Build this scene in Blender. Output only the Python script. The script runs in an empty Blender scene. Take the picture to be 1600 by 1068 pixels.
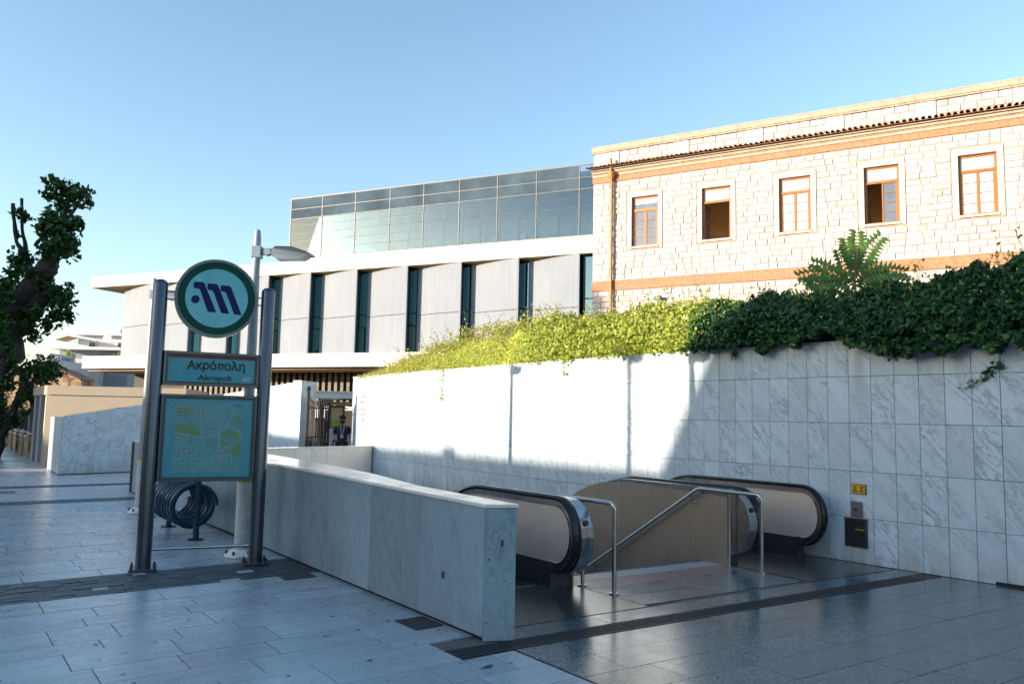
import bpy, bmesh, math, random
from mathutils import Vector, Matrix, noise
PI = math.pi
R = math.radians
random.seed(7)
sc = bpy.context.scene
col = sc.collection

# ------------------------------------------------------------------ camera, sky, sun, exposure
YAW, PITCH, ROLL = R(36.834), math.atan(117/1220), 0.0205
fw = Vector((math.sin(YAW)*math.cos(PITCH), math.cos(YAW)*math.cos(PITCH), math.sin(PITCH)))
rt = Vector((math.cos(YAW), -math.sin(YAW), 0)); up = rt.cross(fw)
r2 = math.cos(ROLL)*rt + math.sin(ROLL)*up
u2 = -math.sin(ROLL)*rt + math.cos(ROLL)*up
cam_d = bpy.data.cameras.new('camera'); cam = bpy.data.objects.new('camera', cam_d); col.objects.link(cam)
cm = Matrix((r2, u2, -fw)).transposed().to_4x4(); cm.translation = Vector((0, 0, 1.6))
cam.matrix_world = cm
cam_d.sensor_width = 36; cam_d.lens = 36*1220/1600; cam_d.clip_end = 2000; cam_d.clip_start = 0.05
sc.camera = cam

SUN_AZ, SUN_EL = 284.5, 9.0
w = bpy.data.worlds.new('World'); sc.world = w; w.use_nodes = True
nt = w.node_tree; nt.nodes.clear()
sky = nt.nodes.new('ShaderNodeTexSky'); sky.sky_type = 'NISHITA'; sky.sun_disc = False
sky.sun_elevation = R(SUN_EL); sky.sun_rotation = R(SUN_AZ)
sky.air_density = 1.0; sky.dust_density = 0.9; sky.ozone_density = 1.8
bg = nt.nodes.new('ShaderNodeBackground'); bg.inputs[1].default_value = 0.15
wo = nt.nodes.new('ShaderNodeOutputWorld')
nt.links.new(sky.outputs[0], bg.inputs[0]); nt.links.new(bg.outputs[0], wo.inputs[0])
sd = bpy.data.lights.new('sun', 'SUN'); sd.energy = 3.8; sd.angle = R(0.5); sd.color = (1.0, 0.82, 0.65)
so = bpy.data.objects.new('sun', sd); col.objects.link(so)
sv = Vector((math.sin(R(SUN_AZ))*math.cos(R(SUN_EL)), math.cos(R(SUN_AZ))*math.cos(R(SUN_EL)), math.sin(R(SUN_EL))))
so.rotation_euler = sv.to_track_quat('Z', 'Y').to_euler()
so.location = sv*60
sc.view_settings.view_transform = 'Standard'; sc.view_settings.look = 'None'
sc.view_settings.exposure = 1.5; sc.view_settings.gamma = 1.0
sc.view_settings.use_curve_mapping = False
sc.render.engine = 'CYCLES'
sc.cycles.max_bounces = 8; sc.cycles.transparent_max_bounces = 12

# ------------------------------------------------------------------ materials
class NT:
    def __init__(s, name):
        s.m = bpy.data.materials.new(name); s.m.use_nodes = True
        s.t = s.m.node_tree; s.t.nodes.clear()
        s.o = s.n('ShaderNodeOutputMaterial'); s.b = s.n('ShaderNodeBsdfPrincipled')
        s.l(s.b.outputs[0], s.o.inputs[0])
    def n(s, k, **kw):
        x = s.t.nodes.new(k)
        for a, v in kw.items(): setattr(x, a, v)
        return x
    def l(s, a, b): s.t.links.new(a, b)
    def noise(s, scale, detail=4, rough=.55, coord='Object', stretch=None, rot=None, dist=0, rnd=False):
        tc = s.n('ShaderNodeTexCoord'); src = tc.outputs[coord]
        if rot:
            mp = s.n('ShaderNodeMapping'); mp.inputs['Rotation'].default_value = rot
            s.l(src, mp.inputs[0]); src = mp.outputs[0]
        if stretch:
            mp = s.n('ShaderNodeMapping'); mp.inputs['Scale'].default_value = stretch
            s.l(src, mp.inputs[0]); src = mp.outputs[0]
        t = s.n('ShaderNodeTexNoise'); t.noise_dimensions = '4D' if rnd else '3D'
        t.inputs['Scale'].default_value = scale; t.inputs['Detail'].default_value = detail
        t.inputs['Roughness'].default_value = rough; t.inputs['Distortion'].default_value = dist
        s.l(src, t.inputs['Vector'])
        if rnd:
            oi = s.n('ShaderNodeObjectInfo'); mu = s.n('ShaderNodeMath', operation='MULTIPLY'); mu.inputs[1].default_value = 60
            s.l(oi.outputs['Random'], mu.inputs[0]); s.l(mu.outputs[0], t.inputs['W'])
        return t.outputs['Fac']
    def ramp(s, f, stops):
        r = s.n('ShaderNodeValToRGB'); e = r.color_ramp.elements
        while len(e) < len(stops): e.new(.5)
        for i, (p, c) in enumerate(stops):
            e[i].position = p; e[i].color = (c[0], c[1], c[2], 1) if not isinstance(c, (int, float)) else (c, c, c, 1)
        s.l(f, r.inputs[0]); return r.outputs[0]
    def mix(s, a, b, f, mode='MIX'):
        m = s.n('ShaderNodeMix', data_type='RGBA', blend_type=mode)
        for v, i in ((f, 0), (a, 6), (b, 7)):
            if hasattr(v, 'links'): s.l(v, m.inputs[i])
            elif isinstance(v, (int, float)): m.inputs[i].default_value = v
            else: m.inputs[i].default_value = (v[0], v[1], v[2], 1)
        return m.outputs[2]
    def bump(s, f, strength, dist=.01):
        b = s.n('ShaderNodeBump'); b.inputs['Strength'].default_value = strength; b.inputs['Distance'].default_value = dist
        s.l(f, b.inputs['Height']); s.l(b.outputs[0], s.b.inputs['Normal'])
    def rand(s, lo, hi):
        oi = s.n('ShaderNodeObjectInfo'); mr = s.n('ShaderNodeMapRange')
        mr.inputs[3].default_value = lo; mr.inputs[4].default_value = hi
        s.l(oi.outputs['Random'], mr.inputs[0]); return mr.outputs[0]
    def fin(s, colr, rough, metal=0, spec=None):
        for v, k in ((colr, 'Base Color'), (rough, 'Roughness'), (metal, 'Metallic')):
            i = s.b.inputs[k]
            if hasattr(v, 'links'): s.l(v, i)
            elif isinstance(v, (int, float)): i.default_value = v
            else: i.default_value = (v[0], v[1], v[2], 1)
        if spec is not None: s.b.inputs['Specular IOR Level'].default_value = spec
        return s.m

def plain(name, c, rough=.6, metal=0, var=.12, scale=8, bump=.15, objvar=0, spec=None):
    k = NT(name)
    f = k.noise(scale, 5, rnd=objvar > 0)
    d = tuple(v*(1-var) for v in c); e = tuple(min(1, v*(1+var)) for v in c)
    cc = k.ramp(f, [(.3, d), (.7, e)])
    if objvar:
        cc = k.mix(cc, k.ramp(k.rand(0, 1), [(0, 1-objvar), (1, 1)]), 1, 'MULTIPLY')
    if bump: k.bump(k.noise(scale*8, 4), bump, .003)
    rr = k.ramp(k.noise(scale*1.7, 3), [(.3, max(0, rough-.07)), (.7, min(1, rough+.07))])
    return k.fin(cc, rr, metal, spec)

def ashlar():
    k = NT('ashlar_limestone')
    f = k.noise(5, 5, rnd=True)
    cc = k.ramp(f, [(.3, (.46, .42, .40)), (.7, (.55, .53, .525))])
    cc = k.mix(cc, (.42, .335, .285), k.ramp(k.rand(0, 1), [(.45, 0), (1, .7)]))
    g = k.noise(3, 4, rnd=True); cc = k.mix(cc, (.36, .25, .16), k.ramp(g, [(.62, 0), (.8, .6)]))
    k.bump(k.noise(30, 4), .5, .004)
    return k.fin(cc, .85)

def marble(name, base, vein, rough=.3, rot=(0, 0, 0), stretch=(1, 1, 1), vs=3.0, objvar=.1, stain=None, strength=.75, fine=.35, bump=.05, spec=None):
    k = NT(name)
    cloud = k.noise(vs*.6, 6, .6, stretch=stretch, rot=rot, rnd=True, dist=.6)
    cc = k.ramp(cloud, [(.25, tuple(v*.86 for v in base)), (.6, base), (.8, tuple(min(1, v*1.05) for v in base))])
    f = k.noise(vs, 9, .62, stretch=stretch, rot=rot, rnd=True, dist=1.4)
    vv = k.ramp(f, [(.47, 0), (.5, 1), (.53, 0)])
    g = k.noise(vs*.45, 3, rot=rot, stretch=stretch, rnd=True)
    gg = k.ramp(g, [(.42, 0), (.62, 1)])
    vm = k.mix(vv, gg, 1, 'MULTIPLY')
    sc_ = k.mix((0, 0, 0), vm, strength)
    cc = k.mix(cc, vein, sc_)
    f2 = k.noise(vs*4, 8, .7, stretch=stretch, rot=rot, rnd=True, dist=.8)
    s2 = k.mix((0, 0, 0), k.ramp(f2, [(.5, 0), (.75, 1)]), fine)
    cc = k.mix(cc, vein, s2)
    if objvar: cc = k.mix(cc, k.ramp(k.rand(0, 1), [(0, 1-objvar), (1, 1)]), 1, 'MULTIPLY')
    if stain:
        sp = k.noise(9, 3, .5, coord='Object', rnd=True)
        cc = k.mix(cc, stain, k.ramp(sp, [(.70, 0), (.745, .8)]))
    if bump: k.bump(f2, bump*6, .004)
    rr = k.ramp(k.noise(5, 5, rnd=True), [(.3, max(.03, rough-.1)), (.7, rough+.1)])
    return k.fin(cc, rr, 0, spec)

def leafmat(name, a, b, trans=.35, scale=2.0):
    k = NT(name)
    f = k.noise(scale, 3)
    g = k.noise(scale*14, 2)
    ge = k.n('ShaderNodeNewGeometry')
    isl = k.ramp(ge.outputs['Random Per Island'], [(0, tuple(v*.55 for v in a)), (.6, tuple((x+y)/2 for x, y in zip(a, b))), (.84, b), (1, tuple(min(1, v*2.6) for v in b))])
    cc = k.mix(k.mix(k.ramp(f, [(.35, a), (.65, b)]), isl, .6), k.ramp(g, [(.3, tuple(v*.6 for v in a)), (.7, tuple(v*1.35 for v in b))]), .55)
    k.fin(cc, .42, 0, .35)
    tr = k.n('ShaderNodeBsdfTranslucent'); k.l(cc, tr.inputs[0])
    mx = k.n('ShaderNodeMixShader'); mx.inputs[0].default_value = trans
    k.l(k.b.outputs[0], mx.inputs[1]); k.l(tr.outputs[0], mx.inputs[2]); k.l(mx.outputs[0], k.o.inputs[0])
    return k.m

def glassmat(name, tint, gloss=.35, rough=.02, refl=(1, 1, 1)):
    k = NT(name)
    tp = k.n('ShaderNodeBsdfTransparent'); tp.inputs[0].default_value = (*tint, 1)
    gl = k.n('ShaderNodeBsdfGlossy'); gl.inputs['Roughness'].default_value = rough; gl.inputs[0].default_value = (*refl, 1)
    lw = k.n('ShaderNodeLayerWeight'); lw.inputs[0].default_value = .35
    mr = k.n('ShaderNodeMapRange'); mr.inputs[3].default_value = gloss; mr.inputs[4].default_value = 1
    k.l(lw.outputs['Fresnel'], mr.inputs[0])
    mx = k.n('ShaderNodeMixShader'); k.l(mr.outputs[0], mx.inputs[0])
    k.l(tp.outputs[0], mx.inputs[1]); k.l(gl.outputs[0], mx.inputs[2]); k.l(mx.outputs[0], k.o.inputs[0])
    return k.m

def brushed(name, c, rough=.3, stretch=(40, 40, 1), metal=1.0):
    k = NT(name)
    f = k.noise(6, 5, stretch=stretch)
    big = k.noise(1.3, 3)
    cc = k.mix(k.ramp(f, [(.3, tuple(v*.88 for v in c)), (.7, c)]), k.ramp(big, [(.3, .8), (.7, 1)]), 1, 'MULTIPLY')
    rr = k.ramp(f, [(.3, rough-.05), (.7, rough+.07)])
    k.bump(f, .04, .001)
    return k.fin(cc, rr, metal)

def perfmetal():
    # perforated sheet facade: rows of fine vertical seams
    k = NT('museum_panel_metal')
    f = k.noise(1.0, 4, stretch=(6, 6, .3))
    cc = k.ramp(f, [(.3, (.205, .238, .282)), (.7, (.24, .276, .322))])
    g = k.noise(.25, 3)
    cc = k.mix(cc, k.ramp(g, [(.3, .9), (.7, 1)]), 1, 'MULTIPLY')
    return k.fin(cc, .75, 0, .15)

M = {}
M['marble_wall'] = marble('wall_marble', (.64, .635, .63), (.27, .285, .31), .34, rot=(0, 0, 0), stretch=(1, 1.3, .8), vs=3.2, objvar=.07, strength=.6, fine=.38)
def wallmarble():
    k = NT('wall_marble')
    rot = (R(-48), 0, 0); st = (1, .55, 2.3)
    cloud = k.noise(2.2, 6, .6, stretch=st, rot=rot, rnd=True, dist=.5)
    cc = k.ramp(cloud, [(.25, (.43, .52, .58)), (.55, (.525, .62, .685)), (.8, (.55, .65, .71))])
    f = k.noise(5.0, 9, .66, stretch=st, rot=rot, rnd=True, dist=1.0)
    vv = k.ramp(f, [(.455, 0), (.495, 1), (.54, 0)])
    gg = k.ramp(k.noise(1.9, 4, rot=rot, stretch=st, rnd=True), [(.42, 0), (.56, 1)])
    cc = k.mix(cc, (.13, .19, .235), k.mix((0, 0, 0), k.mix(vv, gg, 1, 'MULTIPLY'), k.rand(.35, .85)))
    f2 = k.noise(16, 8, .72, stretch=st, rot=rot, rnd=True, dist=.6)
    cc = k.mix(cc, (.25, .32, .36), k.mix((0, 0, 0), k.ramp(f2, [(.52, 0), (.75, 1)]), .5))
    cc = k.mix(cc, k.ramp(k.rand(0, 1), [(0, .86), (1, 1)]), 1, 'MULTIPLY')
    # drips below the plants and splash dirt along the ground
    gp = k.n('ShaderNodeNewGeometry'); sx = k.n('ShaderNodeSeparateXYZ'); k.l(gp.outputs['Position'], sx.inputs[0])
    mp = k.n('ShaderNodeMapping'); mp.inputs['Scale'].default_value = (7, 7, .6); k.l(gp.outputs['Position'], mp.inputs[0])
    dn = k.n('ShaderNodeTexNoise'); dn.inputs['Scale'].default_value = 1.0; dn.inputs['Detail'].default_value = 6; k.l(mp.outputs[0], dn.inputs['Vector'])
    zt = k.ramp(sx.outputs['Z'], [(0, 0), (1, 1)])
    mr = k.n('ShaderNodeMapRange'); mr.inputs[1].default_value = 1.5; mr.inputs[2].default_value = 2.6; k.l(sx.outputs['Z'], mr.inputs[0])
    mr2 = k.n('ShaderNodeMapRange'); mr2.inputs[1].default_value = .35; mr2.inputs[2].default_value = .0; k.l(sx.outputs['Z'], mr2.inputs[0])
    drip = k.mix(k.ramp(dn.outputs['Fac'], [(.50, 0), (.68, .75)]), mr.outputs[0], 1, 'MULTIPLY')
    cc = k.mix(cc, (.27, .27, .25), drip)
    splash = k.mix(k.ramp(dn.outputs['Fac'], [(.36, 0), (.62, .7)]), mr2.outputs[0], 1, 'MULTIPLY')
    cc = k.mix(cc, (.30, .27, .23), splash)
    ds = k.noise(3, 5, coord='Object', stretch=(4, 4, .35), rnd=True)
    cc = k.mix(cc, (.40, .37, .33), k.ramp(ds, [(.62, 0), (.8, .45)]))
    rr = k.ramp(k.noise(5, 4, rnd=True), [(.3, .28), (.7, .46)])
    k.bump(f2, .15, .002)
    return k.fin(cc, rr)
M['marble_wall'] = wallmarble()
M['marble_grey'] = marble('low_wall_marble', (.27, .355, .40), (.10, .15, .175), .38, rot=(R(24), 0, 0), stretch=(2.2, 2.2, .5), vs=4.2, objvar=.26, strength=.8, fine=.75, stain=None, bump=.12)
M['marble_cap'] = marble('cap_marble', (.86, .79, .70), (.6, .56, .5), .22, vs=2.5, objvar=.08, strength=.35, fine=.3, bump=.03)
M['marble_floor'] = marble('floor_marble', (.40, .48, .53), (.14, .21, .27), .25, stretch=(.22, 2.2, 1), vs=2.6, objvar=.24, strength=.75, fine=.30, stain=None, bump=.07, spec=.6)
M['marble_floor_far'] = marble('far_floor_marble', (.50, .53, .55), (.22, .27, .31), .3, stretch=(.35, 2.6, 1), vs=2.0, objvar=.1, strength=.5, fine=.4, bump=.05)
def granite():
    k = NT('granite_tile')
    f = k.noise(60, 4, .8, rnd=True); b = k.noise(2.2, 5, rnd=True)
    cc = k.ramp(f, [(.42, (.004, .018, .028)), (.5, (.030, .078, .105)), (.58, (.20, .29, .33))])
    cc = k.mix(cc, k.ramp(b, [(.3, .72), (.7, 1)]), 1, 'MULTIPLY')
    cc = k.mix(cc, k.ramp(k.rand(0, 1), [(0, .86), (1, 1)]), 1, 'MULTIPLY')
    rr = k.ramp(k.noise(4, 6, .6, rnd=True), [(.3, .15), (.7, .26)])
    k.bump(f, .08, .0006)
    k.b.inputs['IOR'].default_value = 1.75
    return k.fin(cc, rr, 0, 1.0)
M['granite'] = granite()
M['granite_red'] = plain('red_granite', (.26, .15, .14), .3, var=.35, scale=60, objvar=.15)
M['granite_light'] = plain('light_granite', (.34, .35, .34), .35, var=.25, scale=60, objvar=.1)
M['cobble'] = plain('dark_cobble', (.035, .055, .068), .45, var=.4, scale=14, bump=.6, objvar=.45)
M['cobble_pale'] = plain('pale_cobble', (.36, .37, .38), .5, var=.2, scale=14, bump=.5)
M['grout'] = plain('joint_mortar', (.10, .10, .10), .85, var=.4, scale=6)
M['soil'] = plain('asphalt_ground', (.16, .155, .15), .9, var=.3, scale=.6)
M['drain'] = plain('drain_iron', (.035, .037, .04), .5, .3, var=.3, scale=14)
M['void'] = plain('dark_gap', (.012, .012, .013), .9, bump=0)
M['stain'] = plain('gum_stain', (.05, .055, .06), .6, bump=0)
M['plate'] = brushed('escalator_plate', (.20, .21, .22), .22, (2, 60, 1), .8)
M['steel'] = brushed('stainless_steel', (.50, .50, .50), .22, (30, 30, 1))
M['steel_dark'] = plain('sign_post_steel', (.085, .10, .125), .25, .75, var=.06, scale=2, bump=0)
M['steel_panel'] = brushed('satin_panel', (.66, .56, .48), .36, (14, 14, .5), .35)
M['steel_bronze'] = brushed('cladding_panel', (.42, .345, .28), .33, (14, 14, .5), .6)
M['rubber'] = plain('black_rubber', (.006, .006, .007), .3, var=.1, bump=0)
M['frame_dark'] = plain('dark_frame_metal', (.05, .055, .06), .35, .5, var=.15)
M['teal'] = plain('sign_face', (.015, .25, .31), .25, var=.08, scale=3, bump=0)
M['teal_disc'] = plain('disc_face', (.10, .42, .48), .22, var=.1, scale=9, bump=0)
M['green'] = plain('disc_green', (.0, .060, .040), .35, var=.1, bump=0, spec=.12)
M['navy'] = plain('logo_navy', (.004, .008, .085), .35, var=.1, bump=0, spec=.15)
M['redline'] = plain('red_line', (.16, .012, .012), .4, bump=0)
M['ink'] = plain('black_ink', (.01, .012, .015), .5, bump=0)
M['map_paper'] = plain('map_paper', (.05, .255, .315), .25, var=.06, bump=0)
M['map_block'] = plain('map_blocks', (.085, .25, .26), .3, var=.3, scale=30, bump=0)
M['map_green'] = plain('map_parks', (.10, .235, .10), .3, bump=0)
M['map_street'] = plain('map_streets', (.18, .38, .41), .3, bump=0)
M['map_yellow'] = plain('map_main_road', (.22, .32, .17), .3, bump=0)
M['map_red'] = plain('map_red_marks', (.32, .14, .15), .3, bump=0)
M['map_blue'] = plain('map_blue_marks', (.02, .16, .38), .3, bump=0)
M['paint_white'] = plain('white_paint', (.72, .72, .70), .4, var=.05)
M['paint_lamp'] = plain('pale_grey_lamp_paint', (.24, .29, .34), .4, var=.06)
M['paint_lamp_low'] = plain('scuffed_cream_paint', (.50, .50, .47), .5, var=.18, scale=12)
M['tape'] = plain('yellow_tape', (.42, .30, .03), .5)
M['rack'] = plain('blue_rack_paint', (.006, .03, .06), .3, .2, var=.15)
M['yellow_sign'] = plain('amber_sign', (.62, .30, .01), .35, bump=0)
M['box_grey'] = plain('grey_cast_box', (.14, .13, .15), .4, .5)
M['led'] = plain('green_cover', (.18, .24, .02), .4)
M['graffiti'] = plain('white_marker', (.6, .65, .68), .5, bump=0)
M['concrete_white'] = plain('museum_white_concrete', (.60, .57, .54), .7, var=.04, scale=.8)
M['soffit'] = plain('museum_soffit', (.40, .27, .13), .7, var=.1, scale=.6)
M['panel'] = perfmetal()
M['sill_grey'] = plain('grey_sill', (.33, .32, .31), .6)
M['louver'] = plain('bronze_louver', (.085, .068, .045), .6, .0, var=.2, scale=2, objvar=.2)
M['dark_in'] = plain('dark_interior', (.05, .045, .04), .8)
M['glass_slot'] = glassmat('slot_glass', (.06, .12, .14), .5, .03, (.24, .38, .42))
M['glass_box'] = glassmat('gallery_glass', (.80, .90, .97), .08, .0, (.45, .55, .62))
M['frit'] = plain('fritted_glass', (.060, .092, .125), .6, 0, var=.3, scale=.5, bump=0, spec=0)
M['mullion_pale'] = plain('pale_mullion', (.13, .14, .14), .5)
M['gallery_wall'] = plain('gallery_inner_wall', (.48, .52, .54), .7, var=.12, scale=.4)
M['gallery_blue'] = plain('gallery_sky_blue', (.16, .50, .58), .3, var=.3, scale=.3)  # blue stands for sky showing in the gallery glass
M['gallery_col'] = plain('gallery_column', (.06, .13, .16), .5)
M['statue'] = plain('cast_plaster', (.62, .58, .5), .7)
M['ashlar'] = ashlar()
M['mortar'] = plain('ochre_mortar', (.38, .28, .225), .9, var=.2, scale=3)
M['smooth_stone'] = plain('smooth_stone', (.46, .41, .37), .75, var=.10, scale=3, bump=.3)
M['coping'] = plain('coping_stone', (.36, .29, .22), .75, var=.15, scale=4, bump=.3)
M['redband'] = plain('red_brick_band', (.40, .18, .10), .8, var=.28, scale=14, bump=.4)
M['tile'] = plain('terracotta_tile', (.26, .15, .09), .75, var=.25, scale=8, bump=.3, objvar=.3)
M['wood'] = plain('orange_brown_wood', (.27, .105, .022), .5, var=.15, scale=10)
M['pipe'] = plain('ochre_pipe', (.33, .15, .04), .5, .1, var=.12, scale=5)
M['pane'] = plain('window_pane', (.10, .12, .15), .04, 0, var=.2, scale=2, bump=0, spec=1.0)
M['pane_white'] = plain('curtained_pane', (.60, .60, .58), .12, var=.05, scale=3, bump=0)
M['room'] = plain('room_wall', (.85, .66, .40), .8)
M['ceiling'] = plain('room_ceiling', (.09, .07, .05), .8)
M['kiosk'] = plain('kiosk_plaster', (.44, .36, .265), .7, var=.05, scale=2)
M['kiosk_side'] = plain('kiosk_pier_shade', (.30, .31, .32), .7, var=.08)  # blue-grey sky shade of the left side put into this colour
M['apt_white'] = plain('white_render', (.56, .57, .59), .8, var=.06, scale=.6)
M['apt_grey'] = plain('grey_render', (.22, .26, .32), .8, var=.08, scale=.6)
M['window_dark'] = plain('dark_window', (.03, .035, .04), .1, bump=0)
M['awning'] = plain('tan_awning', (.5, .36, .2), .8)
def rubble():
    k = NT('rubble_stone')
    tc = k.n('ShaderNodeTexCoord'); v = k.n('ShaderNodeTexVoronoi'); v.inputs['Scale'].default_value = 2.6
    k.l(tc.outputs['Object'], v.inputs['Vector'])
    cc = k.ramp(v.outputs['Color'], [(.2, (.32, .21, .11)), (.8, (.52, .37, .20))])
    cc = k.mix((.16, .10, .06), cc, k.ramp(v.outputs['Distance'], [(.0, 1), (.55, 1), (.72, 0)]))
    return k.fin(cc, .9)
M['rubble'] = rubble()
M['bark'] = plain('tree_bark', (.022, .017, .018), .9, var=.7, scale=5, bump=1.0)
M['leaf_tree'] = leafmat('tree_leaf', (.012, .05, .02), (.035, .10, .02), .35, 3)
M['leaf_ivy'] = leafmat('ivy_leaf', (.008, .042, .020), (.034, .115, .032), .3, 2.5)
M['leaf_shrub'] = leafmat('shrub_leaf', (.33, .40, .07), (.56, .54, .13), .45, 2)
M['leaf_shrub_green'] = leafmat('shrub_green_leaf', (.20, .30, .04), (.40, .46, .07), .35, 2)
M['leaf_sumac'] = leafmat('sumac_leaf', (.06, .15, .035), (.13, .25, .05), .35, 4)
M['twig'] = plain('twig', (.14, .10, .05), .8)
M['skin'] = plain('skin', (.45, .25, .17), .5, var=.05)
M['cloth_dark'] = plain('dark_cloth', (.02, .02, .03), .8)
M['vest'] = plain('plum_grey_vest', (.07, .045, .07), .8)
M['badge'] = plain('white_badge', (.7, .7, .72), .5)
M['iron'] = plain('black_iron', (.02, .018, .018), .5, .3)
M['opp'] = plain('opposite_house_render', (.45, .38, .30), .8, var=.08, scale=.5)
M['hedge_dark'] = leafmat('hedge_leaf', (.015, .045, .015), (.03, .08, .02), .25, 1)
M['inscription'] = plain('engraved_letters', (.24, .17, .14), .7, bump=0)

# ------------------------------------------------------------------ mesh builder
FR = {}    # object name -> world matrix of its frame
def frame(x, y, z=0, rz=0): return Matrix.Translation((x, y, z)) @ Matrix.Rotation(rz, 4, 'Z')
ID = Matrix.Identity(4)
class MB:
    def __init__(s, xf=None): s.v = []; s.f = []; s.mi = []; s.xf = xf or ID; s.cur = 0
    def add(s, vs, fs):
        o = len(s.v); s.v += [s.xf @ Vector(p) for p in vs]; s.f += [tuple(i+o for i in f) for f in fs]; s.mi += [s.cur]*len(fs); return s
    def box(s, x0, x1, y0, y1, z0, z1):
        x0, x1 = sorted((x0, x1)); y0, y1 = sorted((y0, y1)); z0, z1 = sorted((z0, z1))
        return s.add([(x0, y0, z0), (x1, y0, z0), (x1, y1, z0), (x0, y1, z0), (x0, y0, z1), (x1, y0, z1), (x1, y1, z1), (x0, y1, z1)],
                     [(0, 3, 2, 1), (4, 5, 6, 7), (0, 1, 5, 4), (1, 2, 6, 5), (2, 3, 7, 6), (3, 0, 4, 7)])
    def cbox(s, x0, x1, y0, y1, z0, z1, c=.004):
        # box with chamfered edges
        x = (x0, x1); y = (y0, y1); z = (z0, z1); vs = []; idx = {}
        for i in (0, 1):
            for j in (0, 1):
                for k in (0, 1):
                    si, sj, sk = 1-2*i, 1-2*j, 1-2*k
                    for a, p in ((0, (x[i], y[j]+sj*c, z[k]+sk*c)), (1, (x[i]+si*c, y[j], z[k]+sk*c)), (2, (x[i]+si*c, y[j]+sj*c, z[k]))):
                        idx[i, j, k, a] = len(vs); vs.append(p)
        F = []
        q = [(0, 0), (1, 0), (1, 1), (0, 1)]
        for t in (0, 1):
            o = (lambda L: L if t else L[::-1])
            F.append(tuple(o([idx[t, a, b, 0] for a, b in q])))
            F.append(tuple(o([idx[b, t, a, 1] for a, b in q])))
            F.append(tuple(o([idx[a, b, t, 2] for a, b in q])))
        for a in (0, 1):
            for b in (0, 1):
                F.append((idx[0, a, b, 1], idx[1, a, b, 1], idx[1, a, b, 2], idx[0, a, b, 2]))
                F.append((idx[a, 0, b, 0], idx[a, 1, b, 0], idx[a, 1, b, 2], idx[a, 0, b, 2]))
                F.append((idx[a, b, 0, 0], idx[a, b, 1, 0], idx[a, b, 1, 1], idx[a, b, 0, 1]))
        for i in (0, 1):
            for j in (0, 1):
                for k in (0, 1): F.append((idx[i, j, k, 0], idx[i, j, k, 1], idx[i, j, k, 2]))
        return s.add(vs, F)
    def prism(s, poly, d0, d1, plane='xy'):
        n = len(poly)
        def P(a, b, d): return (a, b, d) if plane == 'xy' else ((a, d, b) if plane == 'xz' else (d, a, b))
        vs = [P(a, b, d0) for a, b in poly]+[P(a, b, d1) for a, b in poly]
        return s.add(vs, [tuple(range(n))[::-1], tuple(range(n, 2*n))]+[(i, (i+1) % n, n+(i+1) % n, n+i) for i in range(n)])
    def tube(s, pts, r, seg=10, cap=True, closed=False):
        pts = [Vector(p) for p in pts]; n = len(pts); rs = r if isinstance(r, (list, tuple)) else [r]*n
        vs = []; prev = None
        for i, p in enumerate(pts):
            a = pts[i-1] if (i > 0 or closed) else p; b = pts[(i+1) % n] if (i < n-1 or closed) else p
            d = (b-a).normalized()
            if prev is None:
                prev = d.orthogonal().normalized()
            u = (prev-d*prev.dot(d)).normalized(); prev = u; v = d.cross(u)
            for k in range(seg):
                t = 2*PI*k/seg; vs.append(p+(u*math.cos(t)+v*math.sin(t))*rs[i])
        F = []
        for i in range(n if closed else n-1):
            j = (i+1) % n
            for k in range(seg): F.append((i*seg+k, i*seg+(k+1) % seg, j*seg+(k+1) % seg, j*seg+k))
        if cap and not closed: F += [tuple(range(seg))[::-1], tuple(range((n-1)*seg, n*seg))]
        return s.add(vs, F)
    def lathe(s, prof, seg=20, c=(0, 0, 0), axis='z'):
        vs = []
        for r, h in prof:
            for k in range(seg):
                t = 2*PI*k/seg; a, b = r*math.cos(t), r*math.sin(t)
                vs.append((c[0]+a, c[1]+b, c[2]+h) if axis == 'z' else ((c[0]+a, c[1]-h, c[2]+b) if axis == 'y' else (c[0]+h, c[1]+a, c[2]+b)))
        n = len(prof); F = [(i*seg+k, i*seg+(k+1) % seg, (i+1)*seg+(k+1) % seg, (i+1)*seg+k) for i in range(n-1) for k in range(seg)]
        F += [tuple(range(seg))[::-1], tuple(range((n-1)*seg, n*seg))]
        return s.add(vs, F)
    def build(s, name, mats, parent=None, smooth=False, origin=None):
        me = bpy.data.meshes.new(name); inv = ID
        loc = Vector((0, 0, 0))
        if parent is not None: inv = FR[parent.name].inverted()
        elif origin is not None: loc = Vector(origin)
        elif s.v:
            xs = [v.x for v in s.v]; ys = [v.y for v in s.v]; zs = [v.z for v in s.v]
            loc = Vector(((min(xs)+max(xs))/2, (min(ys)+max(ys))/2, min(zs)))
        me.from_pydata([tuple(inv @ v - loc) for v in s.v], [], s.f)
        ml = mats if isinstance(mats, (list, tuple)) else [mats]
        for m in ml: me.materials.append(M[m] if isinstance(m, str) else m)
        if len(ml) > 1: me.polygons.foreach_set('material_index', s.mi)
        bm = bmesh.new(); bm.from_mesh(me); bmesh.ops.recalc_face_normals(bm, faces=bm.faces); bm.to_mesh(me); bm.free()
        if smooth:
            for p in me.polygons: p.use_smooth = True
            try: me.set_sharp_from_angle(angle=R(40))
            except Exception: pass
        o = bpy.data.objects.new(name, me); col.objects.link(o); o.location = loc
        if parent is not None:
            o.parent = parent; FR[o.name] = FR[parent.name]
        else: FR[o.name] = Matrix.Translation(loc)
        return o
def tag(o, label=None, cat=None, group=None, kind=None):
    if label: o['label'] = label
    if cat: o['category'] = cat
    if group: o['group'] = group
    if kind: o['kind'] = kind
    return o
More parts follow.
